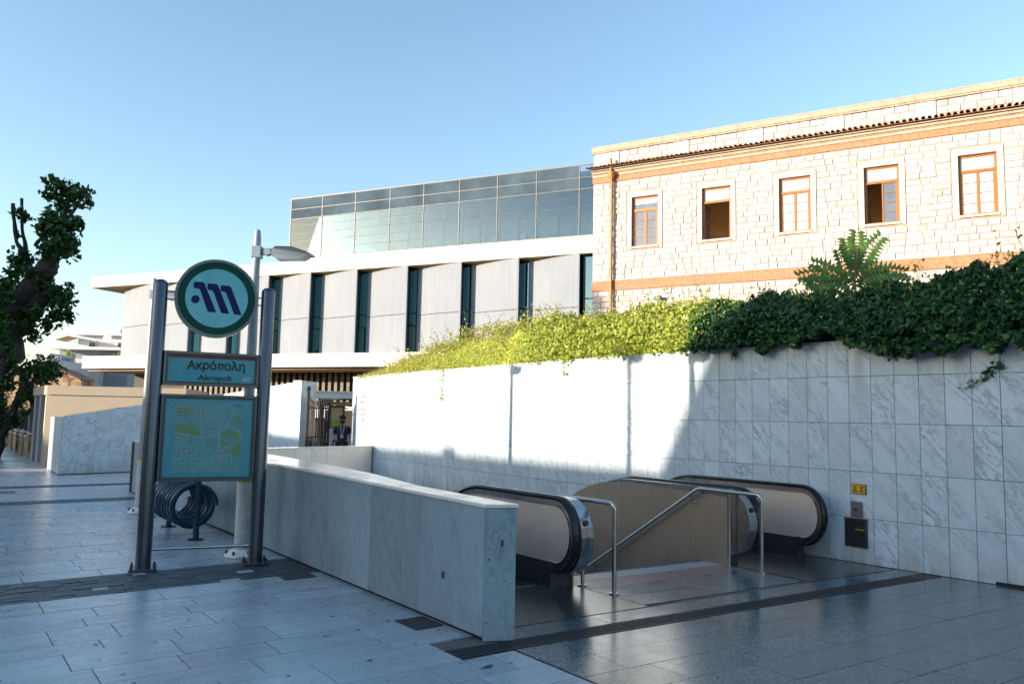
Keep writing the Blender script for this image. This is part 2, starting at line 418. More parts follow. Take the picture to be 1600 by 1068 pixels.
def thing(name, label, cat, x, y, z=0, rz=0, group=None):
    o = bpy.data.objects.new(name, None); col.objects.link(o); o.location = (x, y, z); o.rotation_euler = (0, 0, rz)
    o.empty_display_size = .2; FR[o.name] = frame(x, y, z, rz); return tag(o, label, cat, group)
def inst(name, me, parent, lx, ly, lz, scale=(1, 1, 1), rz=0):
    o = bpy.data.objects.new(name, me); col.objects.link(o); o.parent = parent
    o.location = (lx, ly, lz); o.scale = scale; o.rotation_euler = (0, 0, rz); return o
def mesh_of(mb, name, mat):
    me = bpy.data.meshes.new(name); me.from_pydata([tuple(v) for v in mb.v], [], mb.f); me.materials.append(M[mat])
    bm = bmesh.new(); bm.from_mesh(me); bmesh.ops.recalc_face_normals(bm, faces=bm.faces); bm.to_mesh(me); bm.free(); return me
def visible(p, m=40):
    v = Vector(p)-Vector((0, 0, 1.6)); z = v.dot(fw)
    if z < .3: return False
    x = 800+1220*v.dot(r2)/z; y = 534-1220*v.dot(u2)/z
    return -m < x < 1600+m and -m < y < 1068+m
def shear(x): return -.075*(x-3.35)

# ------------------------------------------------------------------ GROUND
WELL = (3.72, 8.70, 5.92, 17.3)   # escalator well opening
def ground():
    b = MB()
    def q(x0, x1, y0, y1, z): b.add([(x0, y0, z), (x1, y0, z), (x1, y1, z), (x0, y1, z)], [(0, 1, 2, 3)])
    z = -.012
    q(-400, 3.6, -400, 400, z); q(3.6, 9.6, -400, 5.9, z); q(3.6, 9.6, 17.2, 400, z); q(9.6, 400, -400, 400, z)
    tag(b.build('ground', 'soil'), kind='structure')
ground()
UNIT = mesh_of(MB().cbox(0, 1, 0, 1, 0, 1, .006), 'slab', 'marble_floor')

def marble_paving():
    root = MB().add([(-8, -2, -.008), (3.398, -2, -.008), (3.398, 7.65, -.008), (-8, 7.65, -.008)], [(0, 1, 2, 3)]).add([(-8, 8.5, -.008), (3.398, 8.5, -.008), (3.398, 28, -.008), (-8, 28, -.008)], [(0, 1, 2, 3)]).build('plaza_paving', 'grout', origin=(0, 0, 0))
    tag(root, kind='structure')
    slabs = []
    rows = [7.64, 7.20, 6.88, 6.61, 6.20, 5.95, 5.54, 5.20, 4.88, 4.43, 4.09, 3.76, 3.42, 3.0, 2.7]
    rng = random.Random(3)
    y = 8.53; rb = [8.53]
    while y < 15.0: y += rng.choice((.26, .32, .35, .4)); rb.append(y)
    rb[-1] = 15.22
    pairs = [(rows[i+1], rows[i]) for i in range(len(rows)-1)]+[(rb[i], rb[i+1]) for i in range(len(rb)-1)]
    for y0, y1 in pairs:
        if y1-y0 < .05: continue
        x = -7.5+rng.random()*.6
        while x < 3.38:
            L = rng.choice((.42, .5, .58, .66, .74, .9)); x1 = min(x+L, 3.38)
            if 3.38-x1 < .15: x1 = 3.38
            if y1 <= 7.7 and y0 < 4.66 and x1 > 2.99 and y1 > 4.40 and x < 3.38:
                # the drain channel cuts into the marble here
                if x < 2.97: slabs.append((x, 2.97, y0, y1))
                if y0 < 4.40: slabs.append((max(x, 2.97), x1, y0, 4.42))
                x = x1; continue
            slabs.append((x, x1, y0, y1)); x = x1
    slabs = [s for s in slabs if any(visible((a, b, 0)) for a in s[:2] for b in s[2:])]
    slabs.sort(key=lambda s: (s[0]+s[1])**2/4+(s[2]+s[3])**2/4)
    rest = MB()
    for i, (x0, x1, y0, y1) in enumerate(slabs):
        g = .0035; dz = rng.uniform(-.0015, .0015)
        if i < 300:
            inst('paving_slab', UNIT, root, x0+g, y0+g*.8, -.03, (x1-x0-2*g, y1-y0-1.6*g, .03+dz))
        else: rest.cbox(x0+g, x1-g, y0+g*.6, y1-g*.6, -.03, dz, .002)
    if rest.v: tag(rest.build('paving_slabs_beyond', 'marble_floor_far', root), kind='stuff')
    # street further off: marble field with dark stripes
    for k, (y0, y1) in enumerate(((15.83, 18.32), (18.86, 21.2), (21.2, 24.4), (24.4, 27.4), (27.75, 30.4), (30.75, 33.6), (33.95, 37.2), (37.6, 41), (41.5, 46), (46.5, 60))):
        r = MB()
        nrow = max(2, int((y1-y0)/.45)); h = (y1-y0)/nrow
        x_hi = 9.5 if k < 2 else 6.0
        for j in range(nrow):
            x = -9+rng.random()
            while x < x_hi:
                L = rng.uniform(.6, 1.1)
                if visible((x, y0, 0), 80): r.box(x+.004, min(x+L, x_hi)-.004, y0+j*h+.003, y0+(j+1)*h-.003, -.03, rng.uniform(-.001, .001))
                x += L
        if r.v: tag(r.build('street_paving', 'marble_floor_far'), kind='structure')
    for y0, y1 in ((15.25, 15.8), (18.36, 18.83), (27.42, 27.72), (30.43, 30.72), (33.63, 33.92), (37.23, 37.57), (41.05, 41.45), (46.05, 46.45)):
        r = MB(); nx = 0
        x = -9
        while x < (9.0 if y0 > 16 else 3.3):
            for j in range(3):
                h = (y1-y0)/3; r.cbox(x+.006, x+.17, y0+j*h+.006, y0+(j+1)*h-.006, -.03, rng.uniform(-.004, .0), .004)
            x += .176
        tag(r.build('dark_paving_stripe', 'cobble'), kind='structure')
    # gum spots and dirt marks
    g = MB()
    for i in range(85):
        a = rng.uniform(-.5, 3.25); b = rng.uniform(4.0, 7.5) if rng.random() < .75 else rng.uniform(8.7, 12)
        if rng.random() < .45: a = 3.3-abs(rng.gauss(0, .35))
        rr = rng.uniform(.005, .014); n = 7
        vs = [(a+rr*1.2*math.cos(2*PI*k/n)*rng.uniform(.6, 1.2), b+rr*math.sin(2*PI*k/n)*rng.uniform(.6, 1.2), .0045) for k in range(n)]
        g.add(vs, [tuple(range(n))])
    for a, b, rr in ((3.02, 4.22, .055), (2.45, 4.75, .03)):
        g.add([(a-rr, b, .0045), (a, b-rr*.5, .0045), (a+rr, b+rr*.3, .0045), (a+rr*.4, b+rr*.5, .0045)], [(0, 1, 2, 3)])
    tag(g.build('gum_and_dirt_spots', 'stain'), kind='stuff')
marble_paving()

def cobble_band():
    root = MB().box(-8, 3.36, 7.655, 8.51, -.02, -.006).build('cobble_band', 'grout', origin=(0, 0, 0)); tag(root, kind='structure')
    u = mesh_of(MB().cbox(0, 1, 0, 1, 0, 1, .08), 'cobble', 'cobble'); p = mesh_of(MB().cbox(0, 1, 0, 1, 0, 1, .08), 'cobble', 'cobble_pale')
    rng = random.Random(5); lst = []
    for j in range(8):
        y0 = 7.665+j*.1055; x = 3.36-rng.uniform(0, .1)
        while x > -6.5:
            L = rng.uniform(.11, .2); 
            lst.append((x-L, x, y0, y0+.1)); x -= L
    lst = [c for c in lst if visible((c[0], c[2], 0))]
    # square iron cover sits at the right end near the wall
    lst = [c for c in lst if not (c[1] > 3.38)]
    lst.sort(key=lambda c: c[0]**2+c[2]**2)
    rest = MB()
    pale = {int(rng.random()*300) for _ in range(9)}
    for i, (x0, x1, y0, y1) in enumerate(lst):
        dz = rng.uniform(-.006, .003)
        if i < 290: inst('cobble', p if i in pale else u, root, x0+.005, y0+.005, -.03, (x1-x0-.01, y1-y0-.01, .03+dz))
        else: rest.cbox(x0+.005, x1-.005, y0+.005, y1-.005, -.03, dz, .006)
    if rest.v: tag(rest.build('cobbles_beyond', 'cobble', root), kind='stuff')
cobble_band()

def granite_paving():
    root = MB().add([(3.4, -2, -.008), (8.95, -2, -.008), (8.95, 6.0, -.008), (3.4, 6.35, -.008)], [(0, 1, 2, 3)]).build('granite_paving', 'grout', origin=(0, 0, 0)); tag(root, kind='structure')
    rng = random.Random(9); g = .0025; tiles = []
    def tile(x0, x1, y0, y1, mat='granite', name='granite_tile'):
        p = [(x0+g, y0+g+shear(x0)), (x1-g, y0+g+shear(x1)), (x1-g, y1-g+shear(x1)), (x0+g, y1-g+shear(x0))]
        if not any(visible((a, b, 0)) for a, b in p): return
        b = MB(frame(x0, y0)); b.prism([(a-x0, c-y0) for a, c in p], -.03, rng.uniform(-.001, .001))
        o = b.build(name, mat, root); return o
    # field nearer the camera than the drain
    for j in range(12):
        y1 = 4.43-j*.345; y0 = y1-.345
        off = 0 if j % 2 else .37
        xs = [3.40]+[3.78+off*0+k*.74+(.18 if j % 3 == 2 else 0) for k in range(8)]
        xs = [x for x in xs if x < 8.9]+[9.0]
        for a, b_ in zip(xs[:-1], xs[1:]): tile(a, b_, y0, y1)
    # strip between drain and escalator plates
    xs = [3.55, 3.75, 4.46, 4.92, 5.62, 6.35, 7.05, 7.75, 8.4, 8.82]
    for a, b_ in zip(xs[:-1], xs[1:]): tile(a, b_, 4.655, 4.92)
    for (y0, y1, m) in ((4.92, 5.26, 'granite'), (5.26, 5.62, 'granite'), (5.62, 5.95, 'granite_red'), (5.95, 6.20, 'granite_light')):
        xs = [5.14, 5.5, 6.08, 6.66, 7.31] if m != 'granite_red' else [5.14, 5.8, 6.5, 7.31]
        for a, b_ in zip(xs[:-1], xs[1:]): tile(a, b_, y0+.08, y1+.08, m)
    # reveal of the landing edge
granite_paving()

def drain():
    t = MB(); s = shear
    x0, x1 = 2.97, 8.84
    t.prism([(x0, 4.44+s(x0)), (x1, 4.44+s(x1)), (x1, 4.645+s(x1)), (x0, 4.645+s(x0))], -.03, -.004)
    d = tag(t.build('drain_channel', 'drain', origin=(0, 0, 0)), 'long dark slotted drain channel crossing the granite in front of the escalators', 'drain')
    x = x0+.01
    while x < x1-.5:
        b = MB(); xe = min(x+.49, x1)
        for e0, e1 in ((4.445, 4.465), (4.62, 4.64)): b.prism([(x, e0+s(x)), (xe, e0+s(xe)), (xe, e1+s(xe)), (x, e1+s(x))], -.003, .001)
        n = 22
        for k in range(n):
            a = x+(xe-x)*(k+.2)/n; c = a+.010; b.prism([(a, 4.465+s(a)), (c, 4.465+s(c)), (c, 4.62+s(c)), (a, 4.62+s(a))], -.003, .0)
        b.build('grate', 'drain', d); x += .5
drain()
for nm, pts in (('the foot of the low wall', [(3.06, 5.54), (3.07, 5.22), (3.31, 5.22), (3.31, 5.54)]), ('the cobble band by the sign', [(2.915, 7.75), (2.89, 7.41), (3.22, 7.42), (3.21, 7.70)])):
    b = MB(); b.prism(pts, -.01, .006); 
    o = b.build('drain_cover', 'drain')
    tag(o, 'square dark iron drain cover set in marble at ' + nm if 'low' in nm else 'square dark iron cover at the end of ' + nm, 'drain cover', 'iron covers in the marble paving')

# escalator plates
def plates():
    for x0, x1, y0, y1, lb in ((3.55, 5.12, 4.93, 5.95, 'dark metal floor plate at the head of the left escalator'), (7.34, 8.75, 4.93, 5.92, 'dark metal floor plate at the head of the right escalator')):
        b = MB(); b.prism([(x0, y0+shear(x0)), (x1, y0+shear(x1)), (x1, y1), (x0, y1)], -.02, .003)
        o = tag(b.build('escalator_floor_plate', 'plate'), lb, 'floor plate', 'floor plates of the two escalators')
        if x0 > 5: continue
plates()

# ------------------------------------------------------------------ BIG MARBLE WALL
def wx(y):
    if y < 3.2: return 8.9185+.09*(3.2-y)
    if y < 6.5: return 8.76+.01455*(6.5-y)**2
    if y < 7: return 8.76
    return 8.76+.0036*(y-7)**2
def big_wall():
    ys = [19.56-.2*i for i in range(110)]
    root = thing('marble_wall', 'tall white marble clad retaining wall behind the escalators, overgrown with ivy', 'wall', wx(5), 5)
    b = MB()
    pts = [(wx(y)+.03, y) for y in ys]+[(wx(y)+.4, y) for y in reversed(ys)]
    n = len(ys)
    vs = [(x, y, z) for z in (-3, 2.585) for x, y in pts]
    N = 2*n
    F = [(i, (i+1) % N, N+(i+1) % N, N+i) for i in range(N)]
    F += [(N+i, N+i+1, N+2*n-2-i, N+2*n-1-i) for i in range(n-1)]
    b.add(vs, F); b.build('wall_core', 'grout', root)
    zs = [-.53, 0, .518, 1.05, 1.61, 2.16, 2.6]
    zz = [(-2.6, -1.6), (-1.6, -.55), (-.55, -.01)]
    rest = MB(); k = 0; rng = random.Random(2)
    cache = {}
    for i in range(62):
        y1 = 2.9+.267*i+.267; y0 = y1-.267
        if i == 61: y1 = 19.57
        xa, xb = wx(y0), wx(y1); ang = math.atan2(xb-xa, y1-y0)
        for j in range(1, 6):
            z0, z1 = zs[j], zs[j+1]
            key = (j, round(y1-y0, 3))
            if key not in cache:
                cache[key] = mesh_of(MB().cbox(0, .03, .0018, (y1-y0)-.0018, .002, z1-z0-.002, .003), 'tile', 'marble_wall')
            if k < 300:
                o = inst('marble_tile', cache[key], root, xa-wx(5)+rng.uniform(-.0012, .0012), y0-5, z0, (1, 1, 1), -ang); k += 1
                if j == 1: o.location.z = z0
            else: rest.cbox(xa, xa+.03, y0+.0018, y1-.0018, z0+.002, z1-.002, .003)
        if i > 8:
            for z0, z1 in zz: rest.cbox(xa, xa+.03, y0+.0018, y1-.0018, z0+.002, z1-.002, .003)
    for i in range(10):
        y1 = 2.9-.267*i; y0 = y1-.267
        for j in range(1, 6): rest.cbox(wx(y0), wx(y0)+.03, y0+.002, y1-.002, zs[j]+.002, zs[j+1]-.002, .003)
    tag(rest.build('marble_tiles_beyond', 'marble_wall', root), kind='stuff')
    # dark slot at foot on right
    b = MB(); b.box(wx(3.4)-.012, wx(3.4)+.04, 2.0, 3.92, 0.002, .03); b.build('foot_slot', 'void', root)
    # wall end slab on the far side
    # faint inscription near the gate end
    return root
big_wall()

def textobj(body, size, mat, parent, xf, name, ext=.002, bold=0.0, sx=1.0, align='CENTER'):
    cu = bpy.data.curves.new(name, 'FONT'); cu.body = body; cu.size = size; cu.align_x = align; cu.extrude = ext; cu.offset = bold; cu.resolution_u = 3
    o = bpy.data.objects.new('tmp', cu); col.objects.link(o)
    dg = bpy.context.evaluated_depsgraph_get(); me = bpy.data.meshes.new_from_object(o.evaluated_get(dg))
    bpy.data.objects.remove(o)
    b = MB(xf); b.add([(v.co.x*sx, v.co.z*-1, v.co.y) for v in me.vertices], [tuple(p.vertices) for p in me.polygons])
    bpy.data.meshes.remove(me)
    return b.build(name, mat, parent)
# letters on wall (far left end): face looks to -X ; local x -> -Y world
def wall_text():
    t = thing('wall_inscription', 'five faint red brown lines of lettering on the sunlit end of the marble wall', 'inscription', wx(18.8), 18.8)
    rows = [('ΝΕΟ ΜΟΥΣΕΙΟ', 2.00, .10), ('ΑΚΡΟΠΟΛΗΣ', 1.87, .09), ('ACROPOLIS', 1.68, .10), ('ΕΙΣΟΔΟΣ', 1.54, .10), ('ENTRANCE', 1.41, .08)]
    rows = [('ΝΕΟ ΜΟΥΣΕΙΟ', 2.02, .10), ('ΑΚΡΟΠΟΛΗΣ', 1.88, .09), ('ACROPOLIS MUSEUM', 1.69, .105), ('ACROPOLIS', 1.55, .11), ('MUSEUM', 1.42, .09)]
    for s_, z, h in rows:
        xf = Matrix.Translation((wx(18.75)-.006, 18.75, z)) @ Matrix.Rotation(-PI/2, 4, 'Z')
        textobj(s_, h, 'inscription', t, xf, 'letters', .001, 0, 1.0)
wall_text()

def wall_fittings():
    y = 4.93; x = wx(4.93)
    t = thing('amber_notice', 'small amber square notice with two black sigma letters on the marble wall', 'sign', x, y, .79)
    b = MB(); b.box(x-.014, x-.003, 4.845, 5.02, .79, .905); b.build('plate', 'ink', t)
    b = MB(); b.box(x-.017, x-.0142, 4.852, 5.013, .797, .898); b.build('face', 'yellow_sign', t)
    textobj('Σ Σ', .085, 'ink', t, Matrix.Translation((x-.019, 4.932, .818)) @ Matrix.Rotation(-PI/2, 4, 'Z'), 'letters', .001, .002)
    t = thing('call_box', 'small grey metal call box with round button under the amber notice', 'call box', x, 4.96, .52)
    b = MB(); b.cbox(x-.03, x-.002, 4.895, 5.03, .53, .70, .006); b.build('housing', 'box_grey', t)
    b = MB(); b.lathe([(.022, 0), (.022, .008), (.012, .012)], 14, (x-.03, 4.962, .615), 'x'); 
    b2 = MB(Matrix.Translation((x-.03, 4.962, .615)) @ Matrix.Rotation(PI, 4, 'Z')); b2.lathe([(.022, 0), (.022, .008), (.012, .012)], 14, (0, 0, 0), 'x'); b2.build('button', 'frame_dark', t)
    t = thing('recessed_service_box', 'dark open recessed box with black frame low on the marble wall', 'service box', x, 4.97, .18)
    b = MB()
    for y0, y1, z0, z1 in ((4.84, 4.86, .18, .51), (5.09, 5.11, .18, .51), (4.86, 5.09, .18, .20), (4.86, 5.09, .485, .51)): b.box(x-.022, x+.0, y0, y1, z0, z1)
    b.build('frame', 'frame_dark', t)
    b = MB(); b.box(x-.008, x-.001, 4.86, 5.09, .20, .485); b.build('back', 'void', t)
    b = MB(); b.prism([(x-.018, .385), (x-.009, .37), (x-.009, .378), (x-.018, .392)], 4.87, 4.98, 'xz'); b.build('flap', 'led', t)
wall_fittings()

# ------------------------------------------------------------------ LOW WALL
def low_wall():
    root = thing('low_marble_wall', 'long grey marble parapet with a pale cap beside the left escalator', 'parapet', 3.42, 5)
    def xb(y):
        pts = [(4.5, 3.535), (6.2, 3.55), (7.3, 3.72), (8.3, 3.80), (10, 3.95), (13, 4.2), (17, 4.6)]
        for (a, c), (b, d) in zip(pts[:-1], pts[1:]):
            if y <= b: return c+(d-c)*(y-a)/(b-a)
        return 4.6
    def zt(y): return .955 if y < 5 else (.955+.04*(y-5)/3 if y < 8 else .995-.012*min((y-8), 3)/3)
    ys = [4.78+.55*i for i in range(23)]
    core = MB(); pr = []
    for a, c in zip(ys[:-1], ys[1:]):
        core.add([(3.345, a, -.05), (xb(a)-.02, a, -2.2), (xb(c)-.02, c, -2.2), (3.345, c, -.05), (3.345, a, zt(a)-.012), (xb(a)-.02, a, zt(a)-.012), (xb(c)-.02, c, zt(c)-.012), (3.345, c, zt(c)-.012)],
                 [(4, 5, 6, 7), (0, 4, 7, 3), (1, 5, 6, 2)])
    core.build('core', 'void', root)
    rng = random.Random(4)
    cuts = [4.716]
    while cuts[-1] < 16.3: cuts.append(cuts[-1]+rng.choice((.30, .42, .5, .58)))
    for a, c in zip(cuts[:-1], cuts[1:]):
        b = MB(frame(3.32, a)); x = rng.uniform(-.001, .001)
        b.prism([(.0015, .028), (c-a-.0015, .028), (c-a-.0015, zt(c)-.016), (.0015, zt(a)-.016)], x, .024, 'yz')
        o = b.build('cladding_slab', 'marble_grey', root)
        o.location = o.location
        # rear face
        r = MB(); r.add([(xb(a)-.02, a+.0015, .0), (xb(c)-.02, c-.0015, .0), (xb(c)-.02, c-.0015, zt(c)-.016), (xb(a)-.02, a+.0015, zt(a)-.016), (xb(a), a+.0015, .0), (xb(c), c-.0015, .0), (xb(c), c-.0015, zt(c)-.016), (xb(a), a+.0015, zt(a)-.016)],
                        [(0, 1, 2, 3), (4, 5, 6, 7), (0, 1, 5, 4), (1, 2, 6, 5), (2, 3, 7, 6), (3, 0, 4, 7)])
        r.build('cladding_slab', 'marble_grey', root)
    b = MB(); b.add([(3.3205, 4.7135, .0), (3.532, 4.617, .0), (3.534, 4.76, .0), (3.35, 4.76, 0), (3.3205, 4.7135, .94), (3.532, 4.617, .94), (3.534, 4.76, .94), (3.35, 4.76, .94)],
                    [(0, 1, 5, 4), (1, 2, 6, 5), (2, 3, 7, 6), (0, 4, 7, 3), (4, 5, 6, 7)])
    o = b.build('end_slab', 'marble_grey', root); o['label'] = 'narrow weathered end slab of the parapet with small pits'
    caps = [4.60, 6.05, 7.35, 8.5, 9.7, 10.9, 12.1, 13.3, 14.5, 15.7, 16.6]
    for a, c in zip(caps[:-1], caps[1:]):
        g = .0015
        if a < 4.7:
            lo = [(3.312, 4.708), (3.542, 4.605), (xb(c)+.006, c-g), (3.312, c-g)]
        else: lo = [(3.312, a+g), (xb(a)+.006, a+g), (xb(c)+.006, c-g), (3.312, c-g)]
        b = MB(); n = 4
        vs = [(x, y, zt(y)-.014) for x, y in lo]+[(x, y, zt(y)+.010) for x, y in lo]
        b.add(vs, [(0, 1, 2, 3), (4, 5, 6, 7)]+[(i, (i+1) % 4, 4+(i+1) % 4, 4+i) for i in range(4)])
        b.build('cap_slab', 'marble_cap', root)
    # small dark sticker marks
    m = MB(); m.box(3.3165, 3.3185, 5.24, 5.285, .345, .40); m.build('sticker_remains', 'stain', root)
    m = MB()
    P0 = Vector((3.321, 4.715, 0)); d = Vector((.211, -.098, 0)).normalized(); nn = Vector((-d.y, d.x, 0))*-1
    for s_, z, ww, hh in ((.13, .66, .024, .05), (.03, .64, .012, .01), (.035, .56, .014, .02), (.028, .40, .016, .008), (.155, .41, .02, .01), (.02, .12, .012, .012), (.12, .2, .02, .008), (.18, .53, .008, .01), (.1, .3, .01, .006)):
        q = [P0+d*(s_-ww/2)-nn*-.0022, P0+d*(s_+ww/2)-nn*-.0022]
        m.add([(q[0].x, q[0].y, z), (q[1].x, q[1].y, z+.004), (q[1].x, q[1].y, z+hh), (q[0].x, q[0].y, z+hh-.003)], [(0, 1, 2, 3)])
    m.build('pits', 'stain', root)
low_wall()

def far_low_wall():
    a = Vector((3.7, 16.45)); c = Vector((9.16, 18.05)); L = (c-a).length; ang = math.atan2(c.y-a.y, c.x-a.x)
    root = thing('end_parapet_wall', 'low cream marble parapet closing the far end of the escalator well', 'parapet', a.x, a.y, 0, ang)
    F = frame(a.x, a.y, 0, ang)
    b = MB(F); b.box(0, L, .03, .3, -3, .775); b.build('core', 'grout', root)
    n = 12
    for i in range(n):
        x0, x1 = L*i/n, L*(i+1)/n
        b = MB(F); b.cbox(x0+.002, x1-.002, 0, .028, -.6, .775, .003); b.build('cladding_slab', 'marble_cap', root)
        if i % 2 == 0:
            b = MB(F); b.cbox(x0+.002, x1+L/n-.002, -.015, .32, .777, .80, .003); b.build('cap_slab', 'marble_cap', root)
far_low_wall()

# ------------------------------------------------------------------ STAIRS + WELL
def well():
    root = thing('stairwell', 'granite stair going down between the two escalators', 'stairs', 6.2, 6.1)
    for i in range(18):
        y0 = 6.02+.30*i; z = -.165*(i+1)
        b = MB(); b.box(5.14, 7.32, y0, y0+.33, z-.03, z)
        b.build('stair_tread', 'granite_light', root)
        b = MB(); b.box(5.14, 7.32, y0+.0, y0+.02, z+.001, z+.16); b.build('stair_riser', 'granite', root)
    b = MB(); b.box(3.72, 8.75, 11.5, 17.2, -3.05, -3.0); b.box(3.55, 3.72, 5.95, 17.2, -3, -.02); b.build('well_floor', 'granite', root)
well()
def cladding():
    root = thing('stair_cladding', 'bronze coloured metal panels lining the right side of the stair down to the station', 'cladding', 7.4, 7)
    # panels between stair and right escalator, seams at given Y
    cuts = [5.64, 6.2, 6.55, 7.34, 8.14, 8.94, 9.8, 10.7]
    def top(y):
        pts = [(5.3, .74), (7.3, .80), (7.8, .75), (8.2, .60), (8.6, .38), (11, -.95)]
        for (a, c), (b_, d) in zip(pts[:-1], pts[1:]):
            if y <= b_: return c+(d-c)*(y-a)/(b_-a)
        return -1
    for i, (a, c) in enumerate(zip(cuts[:-1], cuts[1:])):
        lo = -.02 if c < 6.1 else -1.9
        ys_ = [a+.002+(c-a-.004)*k/4 for k in range(5)]
        b = MB(); b.prism([(ys_[0], lo), (ys_[-1], lo)]+[(y, top(y)) for y in reversed(ys_)], 7.325, 7.345, 'yz')
        b.build('metal_panel', 'steel_bronze', root)
    b = MB(); b.box(7.346, 7.39, 5.7, 10.6, -1.9, -.04); b.build('back_sheet', 'frame_dark', root)
    root2 = thing('left_stair_cladding', 'metal panels lining the left side of the stair beside the left escalator', 'cladding', 5.12, 7)
    for i, (a, c) in enumerate(zip(cuts[:-1], cuts[1:])):
        ys_ = [a+.13+.002+(c-a-.004)*k/4 for k in range(5)]
        b = MB(); b.prism([(ys_[0], -1.9), (ys_[-1], -1.9)]+[(y, top(y)) for y in reversed(ys_)], 5.105, 5.122, 'yz')
        b.build('metal_panel', 'steel_bronze', root2)
cladding()

# ------------------------------------------------------------------ ESCALATORS
def rail_path(y_new, off, y_flat, y_drop, zt=.865, rad=.36, rx=.30):
    # side profile of the handrail loop, (y,z), from the foot of the newel round to the incline
    pts = []
    cz = zt-rad
    n = 14
    for k in range(n+1):
        t = -PI*.62+ (PI*.62+PI/2)*k/n    # from below front to the top
        pts.append((y_new+rx-math.cos(t)*(rx-off), cz+math.sin(t)*(rad-off)))
    pts.append((y_flat, zt-off))
    for k in range(1, 7):
        t = R(32)*k/6; rr = 1.1
        pts.append((y_flat+rr*math.sin(t), zt-off-rr*(1-math.cos(t))))
    y, z = pts[-1]
    pts.append((y_drop, z-math.tan(R(32))*(y_drop-y)))
    return pts
def balustrade(root, xc, side, ynew, yflat, wide=True):
    """xc: centre of handrail; side=+1 when the housing lies on the +x side"""
    B = thing_part(root)
    P_out = rail_path(ynew, 0, yflat, 10.6); P_in = rail_path(ynew, .055, yflat, 10.6)
    hw = .045
    # black handrail: closed strip with rounded section
    b = MB(); n = len(P_out)
    sec = []
    for i in range(n):
        (yo, zo), (yi, zi) = P_out[i], P_in[i]
        d = Vector((yo-yi, zo-zi)); d.normalize()
        ym, zm = yo-d.x*.02, zo-d.y*.02
        sec.append([(xc-hw, ym-d.x*.02, zm-d.y*.02), (xc-hw-.004, ym, zm), (xc-hw+.012, yo-d.x*.004, zo-d.y*.004), (xc-hw*.4, yo, zo), (xc+hw*.4, yo, zo), (xc+hw-.012, yo-d.x*.004, zo-d.y*.004), (xc+hw+.004, ym, zm), (xc+hw, ym-d.x*.02, zm-d.y*.02)])
    vs = [p for s_ in sec for p in s_]; m = 8
    F = [(i*m+k, i*m+(k+1) % m, (i+1)*m+(k+1) % m, (i+1)*m+k) for i in range(n-1) for k in range(m)]
    F += [tuple(range(m)), tuple(range((n-1)*m, n*m))]
    b.add(vs, F); b.build('handrail', 'rubber', root, True)
    # guide: steel edge under the rail, and panel filling
    def fill(off, x0, x1, name, mat, low=None, smooth=False):
        P = rail_path(ynew, off, yflat, 10.5)
        poly = [(y, z) for y, z in P]
        ylast, zlast = P[-1]
        bottom = [(ylast, zlast-.62), (yflat+.25, .16), (P[0][0]+.02, .16 if P[0][1] > .16 else P[0][1])]
        b_ = MB(); b_.prism(poly+bottom, x0, x1, 'yz'); return b_.build(name, mat, root)
    xi0, xi1 = (xc-.012, xc+.012)
    fill(.045, xc-.028, xc+.028, 'rail_guide', 'steel')
    face = xc-.032*side
    fill(.10, min(face, xc), max(face, xc), 'side_panel', 'steel_panel')
    # thin trim line on the panel
    P = rail_path(ynew, .095, yflat, 10.4)
    b = MB(); b.tube([(face-.002*side, y, z) for y, z in P], .006, 6); b.build('trim', 'steel', root, True)
    if wide:
        h0, h1 = xc+.05*side, xc+.20*side
        P = rail_path(ynew+.02, .0, yflat, 10.5, zt=.835)
        poly = list(P)+[(P[-1][0], P[-1][1]-.9), (yflat+.3, -.4), (ynew+.42, -.02), (ynew+.40, .1)]
        b = MB(); b.prism(poly, min(h0, h1), max(h0, h1), 'yz'); b.build('housing', 'steel', root)
        b = MB(Matrix.Translation((xc+.12*side, ynew+.045, .63)) @ Matrix.Rotation(R(-28), 4, 'X'))
        b.lathe([(.026, 0), (.026, .012), (.018, .016)], 14, (0, 0, 0), 'y'); b.build('lock', 'frame_dark', root)
    # skirt plinth below the balustrade
    x0, x1 = (xc-.035, xc+.20) if side > 0 and wide else ((xc-.20, xc+.035) if wide else (xc-.035, xc+.09))
    b = MB(); b.prism([(ynew+.35, .0), (ynew+.38, .24), (ynew+1.0, .24), (ynew+1.0, 0)], x0, x1, 'yz'); b.build('newel_base', 'frame_dark', root)
    b = MB(); b.prism([(ynew+1.0, -.4), (ynew+1.0, .24), (yflat+.3, .24), (10.5, -1.0), (10.5, -1.6), (yflat+.2, -.6)], x0+.003, x1-.003, 'yz'); b.build('skirt', 'steel_dark', root)
def thing_part(r): return r
def escalator(label, x_l, x_r, yl, yr, yfl, yfr, wl, wr):
    root = thing('escalator', label, 'escalator', (x_l+x_r)/2, min(yl, yr)+.4, 0, 0, 'escalators down to the station')
    balustrade(root, x_l, -1, yl, yfl, wl); balustrade(root, x_r, 1, yr, yfr, wr)
    # steps
    y = min(yl, yr)+.62; z = 0.0
    for i in range(15):
        drop = 0 if i < 3 else .2*(i-2)
        b = MB(); y0 = y+.4*i; b.box(x_l+.05, x_r-.05, y0, y0+.395, -.22-drop, -.004-drop)
        n = 18
        for k in range(n):
            xx = x_l+.06+(x_r-x_l-.12)*k/n; b.box(xx, xx+.02, y0+.003, y0+.392, -.004-drop, .004-drop)
        b.build('escalator_step', 'drain', root)
    return root
escalator('left escalator between the low parapet and the stair, steel sided with black handrails', 3.80, 4.90, 5.47, 5.45, 7.0, 7.0, False, True)
escalator('right escalator beside the tall marble wall, steel sided with black handrails', 7.53, 8.52, 5.36, 5.18, 7.25, 7.15, True, False)

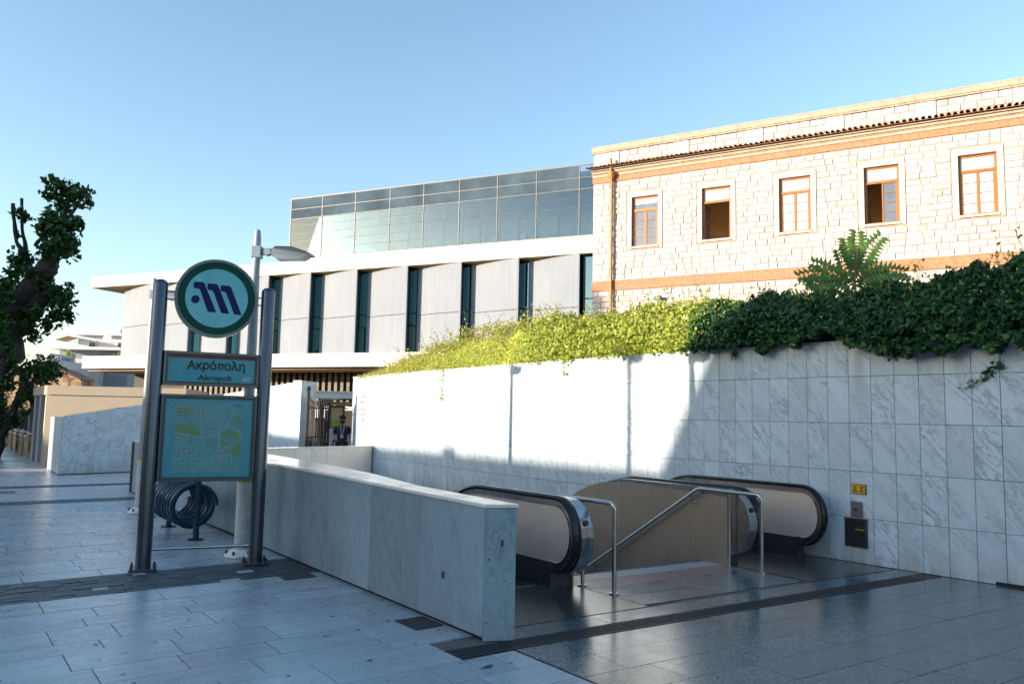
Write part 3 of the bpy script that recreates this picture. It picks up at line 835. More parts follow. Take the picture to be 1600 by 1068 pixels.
# ------------------------------------------------------------------ HAND RAILS
def bend(pts, r=.06, n=5):
    P = [Vector(p) for p in pts]; out = [P[0]]
    for i in range(1, len(P)-1):
        a = (P[i-1]-P[i]); c = (P[i+1]-P[i]); ra = min(r, a.length*.45, c.length*.45)
        s_ = P[i]+a.normalized()*ra; e = P[i]+c.normalized()*ra
        for k in range(n+1):
            t = k/n; out.append(s_*(1-t)**2+P[i]*2*t*(1-t)+e*t*t)
    out.append(P[-1]); return out
def stair_rail(x, y_near, y_far, label, wallx):
    root = thing('stair_handrail', label, 'handrail', x, y_near, 0, 0, 'steel handrails of the stair')
    b = MB(); b.tube(bend([(x, y_near, 0), (x, y_near, .82), (x, 6.02, .82), (x, 8.6, -.82)]), .021, 12); b.build('rail', 'steel', root, True)
    b = MB(); b.tube([(x, y_far, 0), (x, y_far, .80)], .019, 12); b.build('post', 'steel', root, True)
    for y in (y_near, y_far):
        b = MB(); b.lathe([(.048, 0), (.048, .012), (.03, .02), (.022, .02)], 16, (x, y, .001)); b.build('foot_collar', 'steel', root, True)
    for y, z in ((6.12, .70), (7.75, -.335)):
        s_ = 1 if wallx > x else -1
        b = MB(); b.tube(bend([(x, y, z+.03), (x, y, z-.05), (wallx, y, z-.05)], .03), .009, 8)
        f = MB(Matrix.Translation((wallx-.012*s_, y, z-.05))); f.lathe([(.035, 0), (.035, .012)], 14, (0, 0, 0), 'x'); 
        b.build('bracket', 'steel', root, True); f.build('bracket_disc', 'steel', root, True)
stair_rail(7.25, 5.17, 5.59, 'right hand stair handrail, bent steel tube with two posts before the bronze panels', 7.325)
stair_rail(5.19, 5.29, 5.72, 'left hand stair handrail, bent steel tube with two posts beside the left escalator', 5.122)

# ------------------------------------------------------------------ METRO SIGN
def metro_sign():
    az = R(-12.27); F = frame(1.864, 8.609, 0, az)
    root = thing('station_sign', 'tall station totem with round logo disc, name panel and street map between two steel posts', 'sign', 1.864, 8.609, 0, az)
    for x in (.016, 1.092):
        b = MB(F); pr = [(.073, .02)]+[(.073, 2.90)]+[(.073*math.cos(t), 2.90+.05*math.sin(t)) for t in (R(25), R(50), R(70))]+[(.005, 2.951)]
        b.lathe(pr, 28, (x, 0, 0)); p = b.build('post', 'steel_dark', root, True)
        b = MB(F); b.cbox(x-.13, x+.13, -.12, .12, .004, .024, .003); b.build('base_plate', 'steel_dark', root)
        for sx in (-1, 1):
            for sy in (-1, 1):
                b = MB(F); b.lathe([(.014, .024), (.014, .045), (.009, .047), (.009, .065)], 8, (x+sx*.105, sy*.09, 0)); b.build('bolt', 'frame_dark', root)
    b = MB(F); b.tube([(.08, 0, .2), (1.03, 0, .195)], .018, 12); b.build('cross_bar', 'steel', root, True)
    # disc
    cx, cz = .565, 2.785
    b = MB(F); b.lathe([(.385, -.058), (.415, -.058), (.415, .058), (.385, .058), (.385, .045), (.385, -.045)], 64, (cx, 0, cz), 'y'); d = b.build('disc_rim', 'steel_dark', root, True)
    b = MB(F); b.lathe([(.388, -.048), (.388, .048)], 64, (cx, 0, cz), 'y'); b.build('disc', 'green', root)
    b = MB(F); b.lathe([(.312, .049), (.312, .0515)], 64, (cx, 0, cz), 'y'); b.build('disc_face', 'teal_disc', root)
    def lg(pts, y0=-.0535, y1=-.0522):
        q = [(cx+(x-610)*.001676, cz-((y-338)-.074*(x-610))*.00172) for x, y in pts]
        b_ = MB(F); b_.prism(q, y0, y1, 'xz'); return b_
    for pts in ([(470, 236), (520, 238), (532, 246), (610, 425), (560, 421), (511, 293), (503, 281), (492, 277), (474, 276), (469, 262)],
                [(550, 246), (600, 248), (612, 256), (688, 434), (640, 430), (589, 303), (581, 291), (570, 287), (554, 286), (549, 272)],
                [(629, 257), (678, 259), (690, 268), (763, 443), (717, 438), (666, 312), (658, 300), (648, 296), (634, 295), (628, 282)]):
        lg(pts).build('logo_stroke', 'navy', root)
    lg([(484+25*math.cos(2*PI*k/18), 344+25*math.sin(2*PI*k/18)) for k in range(18)]).build('logo_dot', 'navy', root)
    for s_, xa, xb_ in ((0, .085, .155), (1, .975, 1.03)):
        for z in (2.83, 2.75):
            b = MB(F); b.tube([(xa, 0, z), (xb_, 0, z)], .008, 8); b.build('bracket_rod', 'steel', root)
    # panels
    def panel(z0, z1, nm, facemat):
        x0, x1 = .088, 1.03
        b = MB(F); w_ = .028
        for a, c, e, g in ((x0, x1, z0, z0+w_), (x0, x1, z1-w_, z1), (x0, x0+w_, z0+w_, z1-w_), (x1-w_, x1, z0+w_, z1-w_)): b.cbox(a, c, -.05, .05, e, g, .003)
        fr_ = b.build(nm+'_frame', 'steel_dark', root)
        b = MB(F); w2 = .014; xi0, xi1, zi0, zi1 = x0+w_, x1-w_, z0+w_, z1-w_
        for a, c, e, g in ((xi0, xi1, zi0, zi0+w2), (xi0, xi1, zi1-w2, zi1), (xi0, xi0+w2, zi0+w2, zi1-w2), (xi1-w2, xi1, zi0+w2, zi1-w2)): b.box(a, c, -.042, .0, e, g)
        b.build(nm+'_inner_frame', 'frame_dark', root)
        b = MB(F); b.box(xi0+.002, xi1-.002, -.03, .03, zi0+.002, zi1-.002); b.build(nm+'_face', facemat, root)
        return xi0+w2, xi1-w2, zi0+w2, zi1-w2
    a, c, e, g = panel(1.855, 2.21, 'name_panel', 'teal')
    b = MB(F); b.box(a, c, -.0325, -.031, g-.024, g); b.build('red_line', 'redline', root)
    yy = -.0335
    textobj('Aкρό', .128, 'ink', root, F @ Matrix.Translation((.602, yy, 2.030)), 'greek_letters', .001, .0028, .93, 'RIGHT')
    textobj('ολη', .128, 'ink', root, F @ Matrix.Translation((.676, yy, 2.030)), 'greek_letters', .001, .0028, .93, 'LEFT')
    b = MB(F); b.box(.606, .676, yy-.001, yy+.001, 2.083, 2.098); b.box(.618, .633, yy-.001, yy+.001, 2.030, 2.083); b.box(.651, .666, yy-.001, yy+.001, 2.030, 2.083); b.build('letter_pi', 'ink', root)
    textobj('Akropoli', .078, 'ink', root, F @ Matrix.Translation((.590, yy, 1.918)), 'latin_letters', .001, .0012, 1.18)
    gq = MB(F); rr = random.Random(8)
    for (p, q) in (((.865, 1.92), (.885, 1.96)), ((.885, 1.96), (.88, 1.92)), ((.88, 1.92), (.91, 1.97)), ((.90, 1.915), (.925, 1.955)), ((.925, 1.955), (.945, 1.95)), ((.93, 1.91), (.95, 1.945)), ((.87, 1.91), (.90, 1.905)), ((.915, 1.93), (.94, 1.965))):
        gq.tube([(p[0], yy, p[1]), (q[0], yy, q[1])], .0032, 5)
    gq.build('marker_scribble', 'graffiti', root)
    a, c, e, g = panel(.872, 1.765, 'map_panel', 'teal')
    b = MB(F); mx0, mx1, mz0, mz1 = .135, .975, .925, 1.715
    b.box(mx0, mx1, -.0325, -.031, mz0, mz1); b.build('map_sheet', 'map_paper', root)
    x0, x1, z0, z1 = .225, .895, .965, 1.675
    b = MB(F); b.box(x0, x1, -.0335, -.0329, z0, z1); b.build('map_ground', 'map_block', root)
    W, H = x1-x0, z1-z0
    def pm(u, v): return (x0+u*W, z0+v*H)
    def poly(L, mat, d, nm):
        b_ = MB(F)
        for P_ in L: b_.prism([pm(*p) for p in P_], d, d+.0003, 'xz')
        b_.build(nm, mat, root)
    for q_ in [[(.0, .70), (.0, .60), (.38, .50), (.36, .60), (.30, .66)], [(.68, .38), (.68, .58), (.78, .62), (.97, .58), (.98, .26), (.86, .25)], [(.02, .92), (.02, .80), (.2, .82), (.28, .95)], [(.85, .72), (.93, .85), (.98, .70)], [(.36, .75), (.34, .95), (.42, .90)]]: poly([q_], 'map_green', -.0340, 'map_park')
    S = MB(F)
    def st(p, q, wd=.006):
        a_ = Vector(pm(*p)); c_ = Vector(pm(*q)); d_ = (c_-a_); 
        if d_.length < 1e-4: return
        n_ = Vector((-d_.y, d_.x)).normalized()*wd/2
        S.prism([tuple(a_-n_), tuple(c_-n_), tuple(c_+n_), tuple(a_+n_)], -.0344, -.0341, 'xz')
    for k in range(7): st((.04+.075*k, .05), (.06+.07*k, .52-.02*k), .004)
    for k in range(8): st((0, .08+.062*k), (.45, .07+.055*k), .0035)
    for k in range(9): st((.25+.05*k, .0), (.68+.03*k, .36+.01*k), .005)
    for k in range(7): st((.45+.08*k, .35-.03*k), (.62+.06*k, .0), .0035)
    for k in range(10): st((.4+.03*k, .55), (.42+.035*k, .98), .0035)
    for k in range(7): st((.0, .72+.045*k), (.9, .62+.055*k), .0035)
    st((.0, .57), (.42, .50), .009); st((.42, .50), (.66, .55), .009); st((.66, .34), (.66, .62), .012); st((.66, .62), (.8, .68), .012); st((.8, .68), (1, .55), .012); st((.66, .34), (.86, .24), .010); st((.66, .62), (.5, .98), .008); st((.4, .5), (.36, .98), .007)
    st((.72, .60), (.88, .95), .007); st((.84, .0), (.86, .24), .006)
    S.build('map_streets', 'map_street', root)
    S = MB(F); 
    for p, q in zip([(.3, .02), (.5, .07), (.64, .17), (.74, .27), (.86, .30)][:-1], [(.5, .07), (.64, .17), (.74, .27), (.86, .30)]): st(p, q, .009)
    S.build('map_main_road', 'map_yellow', root)
    poly([[(.70, .43), (.70, .53), (.93, .52), (.93, .41)]], 'map_block', -.0346, 'map_stadium')
    rr = random.Random(11); L = []
    for k in range(42):
        u, v = rr.uniform(.03, .93), rr.uniform(.03, .96); ww = rr.uniform(.02, .07); L.append([(u, v), (u+ww, v), (u+ww, v+.012), (u, v+.012)])
    for q_ in L: poly([q_], 'map_red', -.0350, 'map_caption')
    poly([[(.86, .965), (.86, .99), (.98, .99), (.98, .965)], [(.04, .86), (.04, .885), (.1, .885), (.1, .86)]], 'map_blue', -.0353, 'map_legend')
metro_sign()

# ------------------------------------------------------------------ STREET LAMPS
def lamp(x, y, label, rz=-YAW):
    root = thing('street_lamp', label, 'street lamp', x, y, 0, rz, 'pale street lamps along the plaza'); F = frame(x, y, 0, rz)
    b = MB(F); b.lathe([(.076, .05), (.075, .80), (.072, 1.0), (.062, 1.6), (.054, 2.4), (.044, 3.3), (.042, 3.60), (.034, 3.68), (.01, 3.70)], 20, (0, 0, 0)); b.build('pole', 'paint_lamp', root, True)
    b = MB(F); b.lathe([(.080, .06), (.079, .82)], 20, (0, 0, 0)); b.build('lower_sleeve', 'paint_lamp_low', root, True)
    b = MB(F); b.lathe([(.0815, .815), (.0815, .865)], 20, (0, 0, 0)); b.build('tape_band', 'tape', root, True)
    b = MB(F); b.lathe([(.19, .004), (.19, .022), (.11, .075), (.09, .08)], 8, (0, 0, 0)); b.build('base_flange', 'paint_white', root)
    for k in range(6):
        t = 2*PI*(k+.3)/6
        b = MB(F); b.lathe([(.015, .03), (.015, .062), (.008, .075)], 6, (.155*math.cos(t), .155*math.sin(t), 0)); b.build('bolt', 'frame_dark', root)
    b = MB(F); b.cbox(-.052, .062, -.05, .05, 3.36, 3.50, .008); b.build('clamp', 'paint_lamp', root)
    b = MB(F); b.cbox(.062, .21, -.022, .022, 3.40, 3.475, .006); b.build('arm', 'paint_lamp', root)
    k2 = MB(F); k2.lathe([(.04, -.04), (.045, -.03), (.045, .03), (.04, .04)], 16, (.13, 0, 3.435), 'y'); k2.build('knuckle', 'paint_lamp', root, True)
    # head: flat tapered housing, wide and shallow
    b = MB(F)
    prof = [(.19, 3.41), (.20, 3.465), (.25, 3.482), (.44, 3.478), (.60, 3.43), (.665, 3.405), (.665, 3.39), (.19, 3.385)]
    wd = [.06, .075, .13, .15, .12, .05, .05, .10]
    n = len(prof); vs = [(a, -w_, z) for (a, z), w_ in zip(prof, wd)]+[(a, w_, z) for (a, z), w_ in zip(prof, wd)]
    b.add(vs, [tuple(range(n)), tuple(range(n, 2*n))]+[(i, (i+1) % n, n+(i+1) % n, n+i) for i in range(n)]); b.build('lamp_head', 'paint_lamp', root)
    b = MB(F); b.add([(.21, -.11, 3.384), (.60, -.11, 3.388), (.60, .11, 3.388), (.21, .11, 3.384), (.25, -.09, 3.345), (.54, -.09, 3.35), (.54, .09, 3.35), (.25, .09, 3.345)],
                     [(0, 1, 2, 3), (4, 5, 6, 7), (0, 1, 5, 4), (1, 2, 6, 5), (2, 3, 7, 6), (3, 0, 4, 7)]); b.build('lamp_lens', 'pane_white', root)
    return root
lamp(2.95, 8.89, 'near street lamp with angled head, standing right behind the station sign')
lamp(2.82, 13.35, 'second street lamp, farther back, half hidden by the left post of the sign')

o_ = lamp(-3.0, 11.68, 'taller street lamp standing left of the view, its shadow falls on the marble wall'); o_.scale = (1, 1, 1.3)

# ------------------------------------------------------------------ BIKE RACK
def bike_rack():
    root = thing('bicycle_rack', 'dark blue spiral tube bicycle rack on posts behind the station sign', 'bike rack', 2.83, 10.9)
    xc, zc = 2.83, .40
    for i, y in enumerate((10.26, 11.6, 12.78)):
        b = MB(); b.tube([(2.83, y, .01), (2.83, y, .95)], .036, 14); b.build('post', 'rack', root, True)
        b = MB(); b.lathe([(.10, .003), (.10, .012), (.07, .02)], 20, (2.83, y, 0)); b.build('base_plate', 'rack', root, True)
    b = MB(); N = 8*36; pts = []
    for k in range(N+1):
        t = 2*PI*k/36; y = 10.36+1.2*k/N
        pts.append((xc+.255*math.cos(t), y, zc+.255*math.sin(t)))
    b.tube(pts, .036, 8); b.build('spiral_tube', 'rack', root, True)
    for y in (10.42, 11.2, 11.75):
        b = MB(); b.tube([(2.83, y, .64), (2.83, y, .92)], .009, 8); b.build('hanger', 'rack', root)
    b = MB(); b.tube([(2.83, 10.2, .93), (2.83, 12.82, .93)], .02, 10); b.build('top_bar', 'rack', root, True)
bike_rack()

# ------------------------------------------------------------------ LEFT MARBLE WALL
def left_wall():
    a = Vector((2.72, 21.50)); d = Vector((1.83, .53)).normalized(); ang = math.atan2(d.y, d.x)
    F = frame(a.x, a.y, 0, ang); L = 6.25
    root = thing('marble_ramp_wall', 'grey veined marble wall with a rising sloped top, behind the sign to the left', 'wall', a.x, a.y, 0, ang)
    def top(x): return 1.40+ .168*x if x < 4.3 else (2.12+.20*(x-4.3) if x < 6.0 else 2.5)
    L = 4.17
    b = MB(F); b.prism([(.22, .03), (L-.0, .03), (L-.0, top(L)-.03), (.22, top(.22)-.03)], .03, .45, 'xz'); b.build('core', 'grout', root)
    nx = 11; w_ = L/nx
    for i in range(nx):
        x0, x1 = i*w_, (i+1)*w_; z = .02
        for zr in (.55, 1.08, 1.62, 2.16, 9):
            t0, t1 = min(zr, top(x0)), min(zr, top(x1))
            if t0-z < .03 and t1-z < .03: break
            b = MB(F); b.prism([(x0+.002, z+.002), (x1-.002, z+.002), (x1-.002, t1-.002), (x0+.002, max(t0-.002, z+.004))], 0, .028, 'xz'); b.build('marble_slab', 'marble_wall', root)
            z = zr
            if zr > top(x1): break
    # left end return, running away from the camera
    for k in range(4):
        y0 = 21.53+.5*k
        for z0, z1 in ((.02, .7), (.7, 1.37)):
            b = MB(); b.box(2.70, 2.728, y0+.002, y0+.498, z0+.002, z1-.002); b.build('marble_slab', 'marble_wall', root)
    b = MB(); b.box(2.70, 2.95, 23.54, 23.7, 0, 1.37); b.build('return_wall', 'marble_cap', root)
    b = MB(); b.box(2.73, 3.1, 21.75, 23.53, 0, 1.35); b.build('return_core', 'grout', root)
    # right part: the wall bends toward the viewer, then ends at the gate
    segs = [((6.73, 22.70), (7.97, 19.90), 2.06, 2.43, 6), ((7.97, 19.90), (8.49, 20.13), 2.45, 2.43, 1)]
    for (p, q, t0, t1, n) in segs:
        p = Vector(p); q = Vector(q); an = math.atan2(q.y-p.y, q.x-p.x); LL = (q-p).length; F2 = frame(p.x, p.y, 0, an)
        for i in range(n):
            a0, a1 = LL*i/n, LL*(i+1)/n
            for z0, z1 in ((.02, .6), (.6, 1.2), (1.2, 1.8), (1.8, 9)):
                u0 = min(z1, t0+(t1-t0)*i/n); u1 = min(z1, t0+(t1-t0)*(i+1)/n)
                b = MB(F2); b.prism([(a0+.002, z0+.002), (a1-.002, z0+.002), (a1-.002, u1-.002), (a0+.002, u0-.002)], 0, .3, 'xz'); b.build('marble_slab', 'marble_wall', root)
    b = MB(F); b.box(-.02, 4.2, -.012, -.001, 0.001, .02); b.build('foot_slot', 'void', root)
left_wall()

# ------------------------------------------------------------------ MUSEUM
def museum():
    az = R(151); ang = PI/2-az; O = (11.486, 80.23); F = frame(O[0], O[1], 0, ang)
    root = thing('museum_building', 'large modern museum of pale angled metal panels topped by a glass gallery box', 'building', O[0], O[1], 0, ang)
    # fascia and slabs (local y is inward)
    b = MB(F); b.box(0, 56, 0, 22, 12.62, 13.6); o = b.build('roof_slab', 'concrete_white', root)
    b = MB(F); b.box(.05, 55.9, .06, 21.9, 12.60, 12.617); b.build('roof_soffit', 'soffit', root)
    b = MB(F); b.add([(-.2, -.1, 5.2), (56, -.6, 5.05), (56, 22, 5.05), (-.2, 22, 5.2), (-.2, -.1, 6.30), (56, -.6, 6.02), (56, 22, 6.02), (-.2, 22, 6.3)], [(0, 1, 2, 3), (4, 5, 6, 7), (0, 1, 5, 4), (1, 2, 6, 5), (2, 3, 7, 6), (3, 0, 4, 7)]); b.build('floor_slab', 'concrete_white', root)
    b = MB(F); b.box(0.1, 55.5, .3, 21.5, 4.98, 5.03); b.build('floor_soffit', 'soffit', root)
    # angled panels
    E = [3.7, 8.0, 12.4, 16.7, 20.9, 25.1, 29.5, 34.0, 38.5, 43.0, 47.45]
    for i in range(len(E)-1):
        a0, a1 = (E[i] if i else 2.7), E[i+1]
        a0 = a0+.40 if i else a0; d0 = .95 if i else 1.5; z0, z1 = 6.10, 12.598
        for zz0, zz1 in ((z0, 8.98), (9.02, z1)):
            b = MB(F); n = 6; fr = []; bk = []
            for k in range(n+1):
                t = k/n; a = a0+(a1-a0)*t; bb = d0*(1-t)-.10*math.sin(PI*t)
                fr.append((a, bb)); bk.append((a, bb+.14))
            b.prism(fr+bk[::-1], zz0, zz1); b.build('facade_panel', 'panel', root)
        b = MB(F); b.box(a0+.1, a1-.1, d0+.05, d0+.12, 8.97, 9.03); 
        b = MB(F); b.box(a1-.06, a1+.04, .0, .12, z0, z1); b.build('panel_edge', 'panel', root)
        # glass return
        b = MB(F); b.add([(a1-.02, .12, z0), (a1+.02, .97, z0), (a1+.02, .97, z1), (a1-.02, .12, z1), (a1+.46, 1.0, z0), (a1+.46, 1.0, z1)], [(0, 1, 2, 3), (1, 4, 5, 2)]); b.build('slot_window', 'glass_slot', root)
        b = MB(F)
        for z in (8.2, 9.15): b.box(a1-.04, a1+.03, .1, .95, z, z+.06); b.box(a1+.03, a1+.40, .93, .98, z, z+.06)
        b.box(a1-.03, a1+.04, .42, .47, z0, 8.2) if i in (2, 3, 5) else None
        b.build('slot_mullion', 'frame_dark', root)
    b = MB(F); b.box(2.6, 56, 2.3, 2.5, 6.1, 12.59); b.build('inner_wall', 'dark_in', root)
    b = MB(F); b.add([(47.7, .6, 6.1), (56, .6, 6.1), (56, .6, 12.59), (47.7, .6, 12.59)], [(0, 1, 2, 3)]); b.build('end_window', 'glass_slot', root)
    b = MB(F)
    for a in (47.6, 49.2, 51, 53): b.box(a, a+.09, .5, .6, 6.1, 12.59)
    for z in (8.4, 9.6): b.box(47.6, 56, .5, .58, z, z+.07)
    b.build('end_mullion', 'frame_dark', root)
    # glass gallery
    b = MB(F); b.box(22.6, 56, .04, 20, 13.6, 13.86); b.build('gallery_sill', 'sill_grey', root)
    Z = [13.87, 14.55, 15.2, 15.85, 16.5, 17.05, 17.85, 18.7]; A = [22.85, 25.95, 29.1, 32.25, 35.2, 38.2, 41.25, 44.25, 47.4, 50.4, 53.4, 56]
    for i in range(len(A)-1):
        for j in range(len(Z)-1):
            m = 'glass_box' if j < 5 or i > 7 else 'frit'
            if j == 5 and i < 8: m = 'frit'
            b = MB(F); b.box(A[i]+.02, A[i+1]-.02, .05, .07, Z[j]+.015, Z[j+1]-.015); b.build('glass_pane', m, root)
    b = MB(F)
    for a in A: b.box(a-.03, a+.03, .02, .09, 13.86, 18.72)
    for z in Z[5:]: b.box(22.82, 56, .025, .085, z-.025, z+.02)
    b.box(22.8, 56, .02, .1, 18.70, 18.76)
    b.build('gallery_mullions', 'mullion_pale', root)
    b = MB(F)
    for z in Z[1:5]: b.box(22.86, 56, .072, .09, z-.015, z+.01)
    b.build('gallery_transoms', 'gallery_col', root)
    # left end of the glass box
    for j in range(len(Z)-1):
        for k in range(5):
            b = MB(F); b.box(22.86, 22.88, .1+3.6*k+.02, .1+3.6*(k+1)-.02, Z[j]+.015, Z[j+1]-.015); b.build('glass_pane', 'frit' if j > 4 else 'glass_box', root)
    # interior
    b = MB(F); b.box(26.4, 55.8, 4.2, 4.4, 13.87, 17.9); b.build('gallery_core', 'gallery_wall', root)
    b = MB(F); b.box(22.9, 55.9, .12, 19.8, 18.0, 18.3); b.build('gallery_ceiling', 'sill_grey', root)
    b = MB(F); b.box(22.9, 55.9, .12, 19.8, 13.865, 13.9); b.build('gallery_floor', 'sill_grey', root)
    b = MB(F); b.prism([(22.95, 13.91), (31.5, 13.91), (22.95, 17.2)], .5, .6, 'xz'); b.build('sky_wedge', 'gallery_blue', root)  # blue wedge, sky seen in the glass put in as colour
    b = MB(F); b.box(23.5, 26.3, 16, 16.1, 13.9, 17.9); b.box(26.4, 26.5, 4.4, 18, 13.9, 16); b.build('gallery_back_screen', 'gallery_blue', root)
    for k in range(22):
        a = 24.2+1.52*k
        b = MB(F); b.box(a, a+.16, 1.0, 1.16, 13.9, 18.0); b.build('gallery_column', 'gallery_col', root)
    rng = random.Random(6)
    for k in range(24):
        a = 27+1.15*k; h = rng.uniform(.5, 1.1)
        b = MB(F); b.cbox(a, a+rng.uniform(.5, .9), 2.2, 2.6, 13.9, 13.9+h, .05); b.build('marble_relief', 'statue', root)
    b = MB(F); b.lathe([(.3, 0), (.5, .3), (.35, .6), (.15, .7)], 10, (33.5, 1.5, 13.9)); b.build('cast_statue', 'statue', root)
    # ground floor louvres, recessed
    b = MB(F); b.box(1, 56, 4.6, 4.9, 0, 5.0); b.build('ground_floor_wall', 'dark_in', root)
    for k in range(74):
        a = 8+.62*k
        b = MB(F); b.box(a, a+.30, 4.1, 4.5, 1.9, 4.99); b.build('louver', 'louver', root)
    b = MB(F); b.box(8, 55, 3.7, 4.1, 1.2, 2.15); b.build('lower_band', 'concrete_white', root)
    for k in range(30):
        a = 12+1.0*k; b = MB(F); b.box(a, a+.45, 3.62, 3.70, 1.95, 2.08); b.build('band_dash', 'dark_in', root)  # row of dark dashes along the white band
museum()

# ------------------------------------------------------------------ STONE BUILDING
def stone_building():
    az = R(156.5); ang = PI/2-az; O = (20.065, 21.672); F = frame(O[0], O[1], 0, ang)
    root = thing('stone_building', 'old two storey ashlar stone building with terracotta eaves and orange framed windows', 'building', O[0], O[1], 0, ang)
    Lx = 22.0; wins = [(1.51+2.655*i, 2.53+2.655*i) for i in range(8)]; wz0, wz1 = 7.99, 9.87
    # mortar body with window openings, front face at y=0.02
    xs = [-.06]+[v for p in wins for v in p]+[Lx]
    b = MB(F)
    for i in range(0, len(xs)-1):
        x0, x1 = xs[i], xs[i+1]
        if i % 2 == 0: b.box(x0, x1, .02, .45, 0, 11.76)
        else: b.box(x0, x1, .02, .45, 0, wz0); b.box(x0, x1, .02, .45, wz1, 11.76)
    b.build('wall', 'mortar', root)
    b = MB(F); b.box(-.06, -.0, .45, 9, 0, 11.7); b.box(-.06, Lx, 8.6, 9, 0, 11.7); b.box(Lx, Lx+.4, .45, 9, 0, 11.7)
    b.build('side_walls', 'smooth_stone', root)
    b = MB(F); b.box(.0, Lx, .45, 8.6, 11.2, 11.4); b.build('roof', 'tile', root)
    # ashlar courses
    rng = random.Random(12); blocks = []
    def free(x0, x1, z0, z1):
        for a, c in wins:
            if x1 > a-.2 and x0 < c+.2 and z1 > wz0-.14 and z0 < wz1+.22: return False
        if x1 > .66 and x0 < .80 and False: return False
        return True
    pil = [(0, 1.0), (3.14, 3.69), (5.68, 6.31), (8.36, 8.91), (11.02, 11.58), (13.64, 14.2), (16.3, 16.9), (19, 19.6)]
    def course(z0, z1, x0, x1, cuts):
        x = x0
        segs = []
        while x < x1-.02:
            L = rng.uniform(.24, .52); e = min(x+L, x1)
            if x1-e < .12: e = x1
            segs.append((x, e)); x = e
        return segs
    z = 4.3
    zones = [(4.3, 6.38, .205), (6.78, 10.55, .2095)]
    for za, zb, h in zones:
        n = round((zb-za)/h); h = (zb-za)/n
        for j in range(n):
            z0, z1 = za+j*h, za+(j+1)*h
            # split each course at window surrounds
            stops = [-.06]
            hit = z1 > wz0-.13 and z0 < wz1+.21
            if hit:
                for a, c in wins: stops += [a-.19, c+.19]
            stops += [Lx]
            for k in range(0, len(stops), 2):
                for s_ in course(z0, z1, stops[k], stops[k+1], None): blocks.append((s_[0], s_[1], z0, z1))
    n = 3; za, zb = 11.29, 11.745; h = (zb-za)/2
    for j in range(2):
        for (p0, p1), (q0, q1) in zip(pil[:-1], pil[1:]):
            for s_ in course(0, 0, p1+.02, q0-.02, None): blocks.append((s_[0], s_[1], za+j*h, za+(j+1)*h))
    vis = [q for q in blocks if visible(F @ Vector((q[0], 0, q[2])), 60) or visible(F @ Vector((q[1], 0, q[3])), 60)]
    vis.sort(key=lambda q: -q[1]); rest = MB(F)
    UA = mesh_of(MB().cbox(0, 1, 0, 1, 0, 1, .04), 'block', 'ashlar')
    for i, (x0, x1, z0, z1) in enumerate(vis):
        g = rng.uniform(.010, .026); y = rng.uniform(-.016, .006); zz = rng.uniform(0, .006)
        if i < 300: inst('stone_block', UA, root, x0+g, y, z0+g+zz, (x1-x0-2*g, .05, z1-z0-2*g))
        else: rest.cbox(x0+g, x1-g, y, y+.05, z0+g+zz, z1-g+zz, .006)
    tag(rest.build('stone_blocks_beyond', 'ashlar', root), kind='stuff')
    # bands, cornice, parapet
    for k in range(11):
        x0 = -.08+k*2.0; x1 = min(x0+2.0, Lx)
        b = MB(F); b.box(x0+.003, x1-.003, -.025, .03, 10.58, 10.79); b.build('brick_band', 'redband', root)
        b = MB(F); b.box(x0+.003, x1-.003, -.03, .03, 6.40, 6.76); b.build('brick_band', 'redband', root)
        b = MB(F); b.box(x0+.002, x1-.002, -.05, .03, 10.80, 10.90); b.box(x0+.002, x1-.002, -.13, .03, 10.93, 11.0); b.box(x0+.002, x1-.002, -.19, .03, 11.02, 11.07); b.box(x0+.002, x1-.002, -.08, .029, 10.90, 11.06); b.build('cornice_moulding', 'coping', root)
    b = MB(F); b.box(-.03, Lx, -.045, -.0301, 6.765, 6.80); b.build('string_course', 'smooth_stone', root)
    for k, (p0, p1) in enumerate(pil):
        b = MB(F); b.box(p0-.02, p1, -.018, .4, 11.15, 11.742); b.build('parapet_pier', 'ashlar', root)
    for k in range(8):
        x0 = -.1+2.78*k; b = MB(F); b.box(x0+.004, x0+2.776, -.10, .45, 11.80, 11.96); b.box(x0+.004, x0+2.776, -.07, .45, 11.745, 11.80); b.box(x0+.004, x0+2.776, -.11, .46, 11.96, 12.0); b.build('coping_stone', 'coping', root)
    # eave tiles: half round barrels sloping outward
    seg = 8
    tb = MB(); vs = []
    for (y, z, r) in ((-.40, 0, .062), (.06, .10, .055)):
        for rr in (r, r-.014):
            for k in range(seg+1):
                t = PI*k/seg; vs.append((rr*math.cos(t), y, z+rr*math.sin(t)))
    n = seg+1; Fc = []
    for k in range(seg):
        Fc += [(k, k+1, 2*n+k+1, 2*n+k), (n+k, n+k+1, 3*n+k+1, 3*n+k), (k, k+1, n+k+1, n+k), (2*n+k, 2*n+k+1, 3*n+k+1, 3*n+k)]
    tb.add(vs, Fc); TM = mesh_of(tb, 'tile', 'tile')
    x = -.15; 
    while x < Lx:
        inst('roof_tile', TM, root, x, rng.uniform(-.015, .015), 11.10+rng.uniform(-.006, .006), (1, 1, 1), rng.uniform(-.04, .04)); x += .175
    b = MB(F); b.add([(-.15, -.30, 11.085), (Lx, -.30, 11.085), (Lx, .02, 11.16), (-.15, .02, 11.16), (-.15, -.30, 11.072), (Lx, -.30, 11.072), (Lx, .02, 11.147), (-.15, .02, 11.147)], [(0, 1, 2, 3), (4, 5, 6, 7), (0, 1, 5, 4), (2, 3, 7, 6)]); b.build('pan_tiles', 'tile', root)
    # drain pipe with funnel
    b = MB(F); b.tube([(.75, -.12, 3), (.75, -.12, 10.62)], .055, 12); pp = b.build('drain_pipe', 'pipe', root, True)
